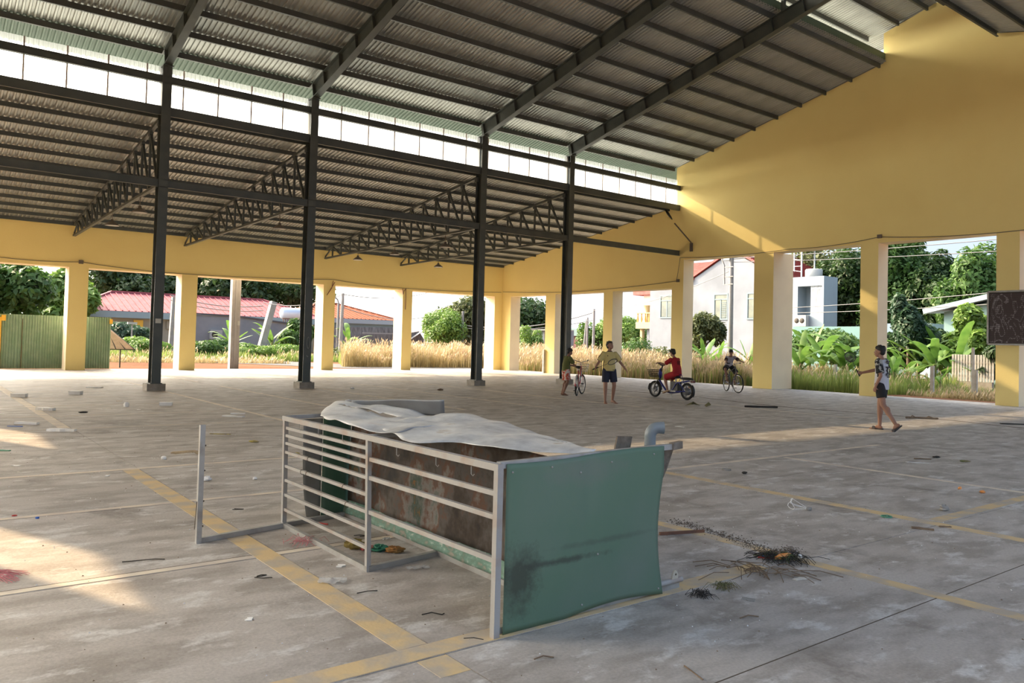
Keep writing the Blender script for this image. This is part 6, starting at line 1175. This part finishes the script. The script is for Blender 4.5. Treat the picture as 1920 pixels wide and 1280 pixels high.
def bicycle(lb, xy, rz, R, frame, wb=1.02, basket=True, low=True, steer=0.0, lean=0.0, hb=.95, sd=.76, bars='swept'):
    o = thing('bicycle', lb, 'bicycle', (xy[0], xy[1], 0), rz); o.rotation_euler = (lean, 0, rz); f, r = wb / 2, -wb / 2
    wheel(o, r, R); BB = Vector((r + .42, 0, R - .06)); ST = Vector((r + .27, 0, sd - .06)); HT = Vector((f - .14, 0, hb - .14)); HB_ = Vector((f - .10, 0, R + .26)); a = MB()
    if low: a.tube([HB_, (lerp(HB_.x, BB.x, .5), 0, lerp(HB_.z, BB.z, .62)), BB], .019, 10); a.tube([HT, (lerp(HT.x, BB.x, .55), 0, lerp(HT.z, BB.z, .68)), ST.lerp(BB, .72)], .017, 10)
    else: a.tube([HB_, BB], .019, 10); a.tube([HT, ST + Vector((0, 0, -.06))], .017, 10)
    a.tube([BB, ST], .017, 10); a.tube([HT + Vector((-.01, 0, .02)), HB_], .021, 10)
    for s in (-1, 1): a.tube([BB, (r, s * .055, R)], .010, 8); a.tube([ST.lerp(BB, .2), (r, s * .055, R)], .009, 8)
    a.build('frame', frame, o)
    fk = bpy.data.objects.new('steering', None); fk.name = 'front_fork'; C.objects.link(fk); fk.parent = o; fk.location = HB_; fk.rotation_euler = (0, 0, steer)
    a = MB()
    for s in (-1, 1): a.tube([(0, s * .045, 0), (.05, s * .05, -.14), (f - HB_.x, s * .05, R - HB_.z)], .012, 8)
    a.tube([(0, -.045, 0), (0, .045, 0)], .014, 8); a.tube([(0, 0, 0), tuple(HT - HB_), tuple((HT - HB_) * 1.0 + Vector((-.03, 0, .12)))], .013, 8); a.build('fork', frame, fk)
    # front wheel is a child of the fork
    w_ = MB().torus((0, 0, 0), R - .022, .022, 'Y', 36, 8).build('wheel', TYR, fk, (f - HB_.x, 0, R - HB_.z))
    a = MB(); a.torus((0, 0, 0), R - .046, .010, 'Y', 36, 6); a.lathe([(0, -.05), (.02, -.05), (.02, .05), (0, .05)], n=10, axis='Y'); a.build('rim', CHR, fk, (f - HB_.x, 0, R - HB_.z))
    a = MB()
    for k in range(28): t_ = k * 2 * PI / 28; p = Vector((math.cos(t_), 0, math.sin(t_))); a.tube([p * .02, p * (R - .048)], .0016, 3)
    q = a.build('spokes', SPK, fk, (f - HB_.x, 0, R - HB_.z)); q['kind'] = 'stuff'
    T_ = HT - HB_ + Vector((-.03, 0, .12)); a = MB(); P = [T_ + Vector(v) for v in (((-.22, -.29, .06), (-.08, -.27, .09), (.04, -.16, .05), (.05, 0, .0), (.04, .16, .05), (-.08, .27, .09), (-.22, .29, .06)) if bars == 'swept' else ((-.06, -.28, .02), (0, -.15, .02), (0, 0, 0), (0, .15, .02), (-.06, .28, .02)))]
    a.tube(P, .011, 8); a.build('handlebar', CHR, fk)
    for s in (0, -1): a = MB(); q0, q1 = P[s], P[1 if s == 0 else -2]; a.tube([q0, q0.lerp(q1, .75)], .017, 8); a.build('grip', BLK, fk)
    if basket:
        a = MB(); x0, z0 = T_.x + .06, T_.z - .27; n = 7
        for k in range(4):
            z = z0 + .075 * k; w2, l2 = .13 + .012 * k, .20 + .02 * k; a.tube([(x0, -w2, z), (x0 + l2, -w2, z), (x0 + l2, w2, z), (x0, w2, z), (x0, -w2, z)], .0035, 4)
        for k in range(n): t_ = -1 + 2 * k / (n - 1); a.tube([(x0 + .20, .13 * t_, z0), (x0 + .26, .166 * t_, z0 + .225)], .0025, 4); a.tube([(x0, .13 * t_, z0), (x0, .166 * t_, z0 + .225)], .0025, 4); a.tube([(x0 + .1 + .1 * t_, -.13, z0), (x0 + .13 + .13 * t_, -.166, z0 + .225)], .0025, 4); a.tube([(x0 + .1 + .1 * t_, .13, z0), (x0 + .13 + .13 * t_, .166, z0 + .225)], .0025, 4); a.tube([(x0, .13 * t_, z0), (x0 + .2, .13 * t_, z0)], .0025, 4)
        a.build('basket', DK if basket == 'dark' else CHR, fk)
    a = MB(); a.tube([ST - Vector((0, 0, .02)), ST + Vector((-.01, 0, .08))], .012, 8); a.build('seat_post', CHR, o)
    a = MB(); c = ST + Vector((-.02, 0, .10)); a.blob(c + Vector((-.06, 0, 0)), (.09, .095, .035), 14, 8); a.blob(c + Vector((.06, 0, .0)), (.11, .035, .022), 12, 7); q = a.build('saddle', BLK, o)
    fender(o, r, R, .35 * PI, 1.0 * PI, frame)
    a = MB(); a.lathe([(0, .055), (.085, .055), (.085, .062), (0, .062)], n=24, axis='Y'); a.v = [tuple(Vector(v) + BB) for v in a.v]; a.build('chainring', DK, o)
    for s, an_ in ((-1, -.9), (1, -.9 + PI)):
        e = BB + Vector((math.cos(an_) * .15, -s * .075, math.sin(an_) * .15)); a = MB(); a.bar(BB + Vector((0, -s * .06, 0)), e, .02, .014); k_ = a.build('crank', CHR, o); MB().box((e.x - .04, e.y - (.09 if s > 0 else -.01), e.z - .012), (e.x + .04, e.y + (-.01 if s > 0 else .09), e.z + .012)).build('pedal', DK, k_)
    a = MB(); a.tube([(BB.x - .02, .06, BB.z - .03), (r + .28, .12, .01)], .007, 6); a.build('kickstand', CHR, o); return o
WHF = mat('white_red_frame', (.55, .52, .50), .4, var=(.45, .05, .06), vscale=3, thr=(.5, .55)); BKF = mat('dark_bicycle_frame', (.04, .04, .045), .4)
ga = Vector((*(15.718,17.269), 0)); gb = Vector((*(16.469,17.759), 0)); c_ = (ga + gb) / 2; rzb = math.atan2(.79, .61) - .22
bc1 = bicycle('white and red low frame bicycle with a wire basket held by the boy in green', (15.95, 17.35), rzb, .30, WHF, 1.0, True, True, -.2, .0, .98, .80)
ga = Vector((*(23.168,17.528), 0)); gb = Vector((*(22.014,16.159), 0)); c_ = (ga + gb) / 2
bc2 = bicycle('dark bicycle ridden towards the right by the boy in pale shirt', (c_.x, c_.y), math.atan2(gb.y - ga.y, gb.x - ga.x) + .12, .32, BKF, 1.05, False, False, .25, .03, 1.0, .80, 'flat')
# --- boy in green leaning on the first bicycle
rz = math.atan2(-.611, .791) + .45; b3 = person('barefoot boy in an olive green shirt and red flowered shorts beside a bicycle', (15.436,17.353), rz)
J = dict(pelvis=(-.02, 0, .75), waist=(-.02, 0, .88), chest=(.02, 0, 1.05), neck=(.05, 0, 1.155), head=(.10, .0, 1.265), look=(1, -.25, -.15), shL=(.04, .145, 1.10), elL=(.12, .20, .90), wrL=(.32, .16, .86), handL=((1, -.1, -.1), (0, 0, -1), 1.1, 1),
    shR=(.03, -.145, 1.10), elR=(.14, -.17, .92), wrR=(.34, -.12, .80), handR=((1, 0, -.15), (0, 0, -1), 1.0, -1), hipL=(-.02, .075, .72), knL=(.03, .10, .40), anL=(-.06, .12, .085), ftL=((.9, .3, 0), (0, 0, -1)),
    hipR=(-.02, -.075, .72), knR=(.0, -.08, .40), anR=(-.13, -.07, .085), ftR=((.95, -.25, 0), (0, 0, -1)))
M3 = body(b3, J, SK2, .86); hairpiece(b3, M3, .9, 3)
GT = mat('olive_green_tshirt', (.115, .125, .035), .9, bump=.2, bscale=8); FL = mat('red_flowered_shorts', (.55, .10, .06), .85, var=(.62, .55, .50), vscale=16, detail=2, thr=(.48, .54))
shirt(b3, J, GT, .88, .85, .25); shorts(b3, J, FL, .88, .85, 1.1)
# --- electric bike and its rider in red
BLU = mat('blue_enamel', (.015, .025, .22), .3, .2); GRYP = mat('grey_alloy', (.20, .20, .21), .4, .5)
ga = Vector((*(17.739,15.967), 0)); gb = Vector((*(17.662,14.693), 0)); c_ = (ga + gb) / 2; rze = math.atan2(ga.y - gb.y, ga.x - gb.x)
eb = thing('electric_bike', 'blue and black electric moped with a wire basket ridden by the boy in red', 'moped', (c_.x, c_.y, 0), rze)
wb = (ga - gb).length; f, r = wb / 2, -wb / 2; R = .245
wheel(eb, r, R, .036, mag=GRYP, rim=GRYP); wheel(eb, f, R, .036, mag=GRYP, rim=GRYP); fender(eb, r, R, .75 * PI, 1.18 * PI, BLK, .09); fender(eb, f, R, -.05 * PI, .2 * PI, BLK, .08, 'mudguard'); fender(eb, f, R, .6 * PI, 1.02 * PI, BLK, .08)
MB().lathe([(0, -.06), (.11, -.05), (.11, .05), (0, .06)], n=20, axis='Y').build('hub_motor', GRYP, eb, (r, 0, R))
a = MB(); HB_ = Vector((f - .17, 0, .52)); HT = Vector((f - .26, 0, .86)); a.tube([HB_, (f - .33, 0, .34), (f - .48, 0, .20), (.0, 0, .17), (r + .28, 0, .22)], .030, 10)
for s in (-1, 1): a.tube([(.0, s * .06, .18), (-.18, s * .09, .30), (-.30, s * .10, .46), (r + .05, s * .10, .53), (r - .16, s * .09, .56)], .013, 8); a.tube([(-.05, s * .07, .2), (r + .12, s * .09, .24), (r, s * .09, R)], .016, 8); a.tube([(r + .24, s * .10, .50), (r + .1, s * .10, .36), (r + .02, s * .1, R)], .011, 8)
a.build('frame', BLU, eb)
a = MB()
for s in (-1, 1): a.tube([(HB_.x, s * .055, HB_.z), (f - .08, s * .065, .40), (f, s * .065, R)], .018, 8)
a.tube([HB_, HT, HT + Vector((-.03, 0, .08))], .024, 10); a.build('fork', BLK, eb)
a = MB(); a.blob(HB_.lerp(HT, .55) + Vector((.01, 0, 0)), (.05, .06, .16), 12, 8); a.build('front_shield', BLU, eb); MB().blob((0, 0, 0), (.05, .055, .05), 12, 8).build('headlamp', ACW, eb, (f - .17, 0, .70))
T_ = HT + Vector((-.03, 0, .08)); a = MB(); P = [T_ + Vector(v) for v in ((-.16, -.31, .06), (-.05, -.22, .09), (0, -.08, .02), (0, .08, .02), (-.05, .22, .09), (-.16, .31, .06))]; a.tube(P, .012, 8); a.build('handlebar', BLK, eb)
for s in (0, -1): q0, q1 = P[s], P[1 if s == 0 else -2]; MB().tube([q0, q0.lerp(q1, .7)], .018, 8).build('grip', BLK, eb); q = q0.lerp(q1, .9); MB().tube([q, q + Vector((.12, 0, -.01))], .005, 5).build('brake_lever', DK, eb)
MB().box((T_.x - .03, -.06, T_.z), (T_.x + .05, .06, T_.z + .05)).build('display_box', BLK, eb)
a = MB(); x0, z0 = f - .12, .60
for k in range(5):
    z = z0 + .052 * k; w2, l2 = .13 + .010 * k, .22 + .02 * k; a.tube([(x0, -w2, z), (x0 + l2, -w2, z), (x0 + l2, w2, z), (x0, w2, z), (x0, -w2, z)], .006, 4)
for k in range(8):
    t_ = -1 + 2 * k / 7; a.tube([(x0 + .22, .13 * t_, z0), (x0 + .30, .17 * t_, z0 + .21)], .0055, 4); a.tube([(x0, .13 * t_, z0), (x0, .17 * t_, z0 + .21)], .003, 4)
    for s in (-1, 1): a.tube([(x0 + .11 + .11 * t_, s * .13, z0), (x0 + .15 + .15 * t_, s * .17, z0 + .21)], .0055, 4)
    a.tube([(x0, .13 * t_, z0), (x0 + .22, .13 * t_, z0)], .003, 4)
a.build('basket', DK, eb)
a = MB(); a.tube([(-.18, 0, .30), (-.20, 0, .60)], .022, 8); a.build('seat_post', CHR, eb)
a = MB(); a.blob((-.24, 0, .635), (.12, .11, .045), 14, 8); a.blob((-.12, 0, .635), (.11, .05, .03), 12, 7); a.build('saddle', BLK, eb)
a = MB(); a.blob((r + .02, 0, .605), (.22, .10, .04), 14, 8, fn=lambda u: 1.1 if abs(u.x) > .6 else 1); a.build('pillion_seat', BLK, eb)
MB().torus((r + .26, 0, .66), .055, .010, 'Y', 18, 6).build('grab_ring', BLU, eb); MB().tube([(r + .24, -.08, .52), (r + .2, -.08, .60), (r + .2, .08, .60), (r + .24, .08, .52)], .009, 6).build('seat_hoop', BLU, eb)
a = MB(); a.box((-.34, -.085, .25), (-.06, .085, .50)); a.build('battery_box', BLK, eb); a = MB(); a.box((-.28, -.095, .20), (-.02, .095, .25)); a.build('battery_tray', GRYP, eb)
a = MB(); a.box((.02, -.14, .185), (.26, .14, .205)); a.build('foot_board', BLK, eb); MB().box((r - .26, -.05, .50), (r - .17, .05, .56)).build('tail_lamp', mat('tail_red', (.12, .01, .01), .3), eb)
MB().tube([(r + .06, -.12, .48), (r + .02, -.12, R + .02)], .022, 8).build('shock_absorber', mat('orange_spring', (.6, .22, .04), .5), eb); MB().blob((0, 0, 0), (.012, .03, .03), 10, 6).build('mirror_stub', BLK, eb, (T_.x, -.22, T_.z + .12))
MB().tube([(-.10, .07, .17), (-.16, .14, .03)], .010, 6).build('kickstand', CHR, eb)
b4 = person('boy in a red shirt and red shorts riding the electric moped', (c_.x, c_.y), rze)
J = dict(pelvis=(-.235, 0, .755), waist=(-.23, 0, .88), chest=(-.16, 0, 1.08), neck=(-.10, 0, 1.20), head=(-.045, .0, 1.32), look=(1, .0, -.32), shL=(-.12, .15, 1.13), elL=(.07, .20, .99), wrL=(.245, .25, 1.03), handL=((.9, .2, -.05), (0, 0, -1), 1.0, 1),
    shR=(-.12, -.15, 1.13), elR=(.07, -.20, .97), wrR=(.245, -.25, 1.03), handR=((.9, -.2, -.05), (0, 0, -1), 1.0, -1), hipL=(-.22, .09, .72), knL=(.12, .13, .60), anL=(.02, .12, .27), ftL=((.85, .1, -.25), (-.2, 0, -1)), hipR=(-.22, -.09, .72), knR=(.12, -.13, .60), anR=(.02, -.12, .27), ftR=((.85, -.1, -.25), (-.2, 0, -1)), lat=(0, 1, 0))
M4 = body(b4, J, SK1, .92); hairpiece(b4, M4, .97, 4)
RED = mat('red_tshirt', (.36, .015, .02), .85, bump=.2, bscale=8); RD2 = mat('dark_red_print', (.10, .01, .012), .85); shirt(b4, J, RED, .92, .80, .30); shorts(b4, J, RED, .92, .88, 1.1)
a = MB(); a.box((-.31, -.05, .98), (-.27, -.03, 1.11)); a.box((-.31, .02, .98), (-.27, .04, 1.11)); o = a.build('back_print', RD2, b4); bake(o, .011, 2)
for s in (-1, 1): MB().obox((.07, s * .12, .205), (.24, .09, .02), (0, .25, 0)).build('sandal', STR, b4)
# --- boy on the second bicycle
b5 = person('small boy in a pale shirt and black shorts riding the dark bicycle', (c_.x, c_.y), 0)
b5.location = (bc2.location.x, bc2.location.y, 0); b5.rotation_euler = bc2.rotation_euler
J = dict(pelvis=(-.27, .0, .90), waist=(-.24, 0, 1.00), chest=(-.12, 0, 1.15), neck=(-.04, 0, 1.24), head=(.03, -.02, 1.345), look=(1, -.35, -.25), shL=(-.07, .14, 1.19), elL=(.12, .24, 1.08), wrL=(.30, .27, 1.05), handL=((.9, .1, -.1), (0, 0, -1), 1.0, 1),
    shR=(-.07, -.14, 1.19), elR=(.12, -.24, 1.08), wrR=(.28, -.27, 1.05), handR=((.9, -.1, -.1), (0, 0, -1), 1.0, -1), hipL=(-.25, .08, .87), knL=(.02, .16, .66), anL=(-.08, .12, .36), ftL=((.85, .2, -.3), (-.2, 0, -1)), hipR=(-.25, -.08, .87), knR=(.0, -.22, .80), anR=(-.06, -.15, .50), ftR=((.8, -.1, -.4), (-.2, 0, -1)))
M5 = body(b5, J, SK2, .86); hairpiece(b5, M5, .9, 5)
PSH = mat('pale_lilac_shirt', (.42, .38, .42), .85, bump=.2, bscale=8); shirt(b5, J, PSH, .88, .45, .25); shorts(b5, J, SHB, .88, .95, 1.1)
for sd in 'LR':
    a = MB(); sh, el = Vector(J['sh' + sd]), Vector(J['el' + sd]); a.tube([sh.lerp(el, .2), sh.lerp(el, .75)], [.060, .064], 12); bake(a.build('dark_sleeve', DKR, b5), .010, 3)
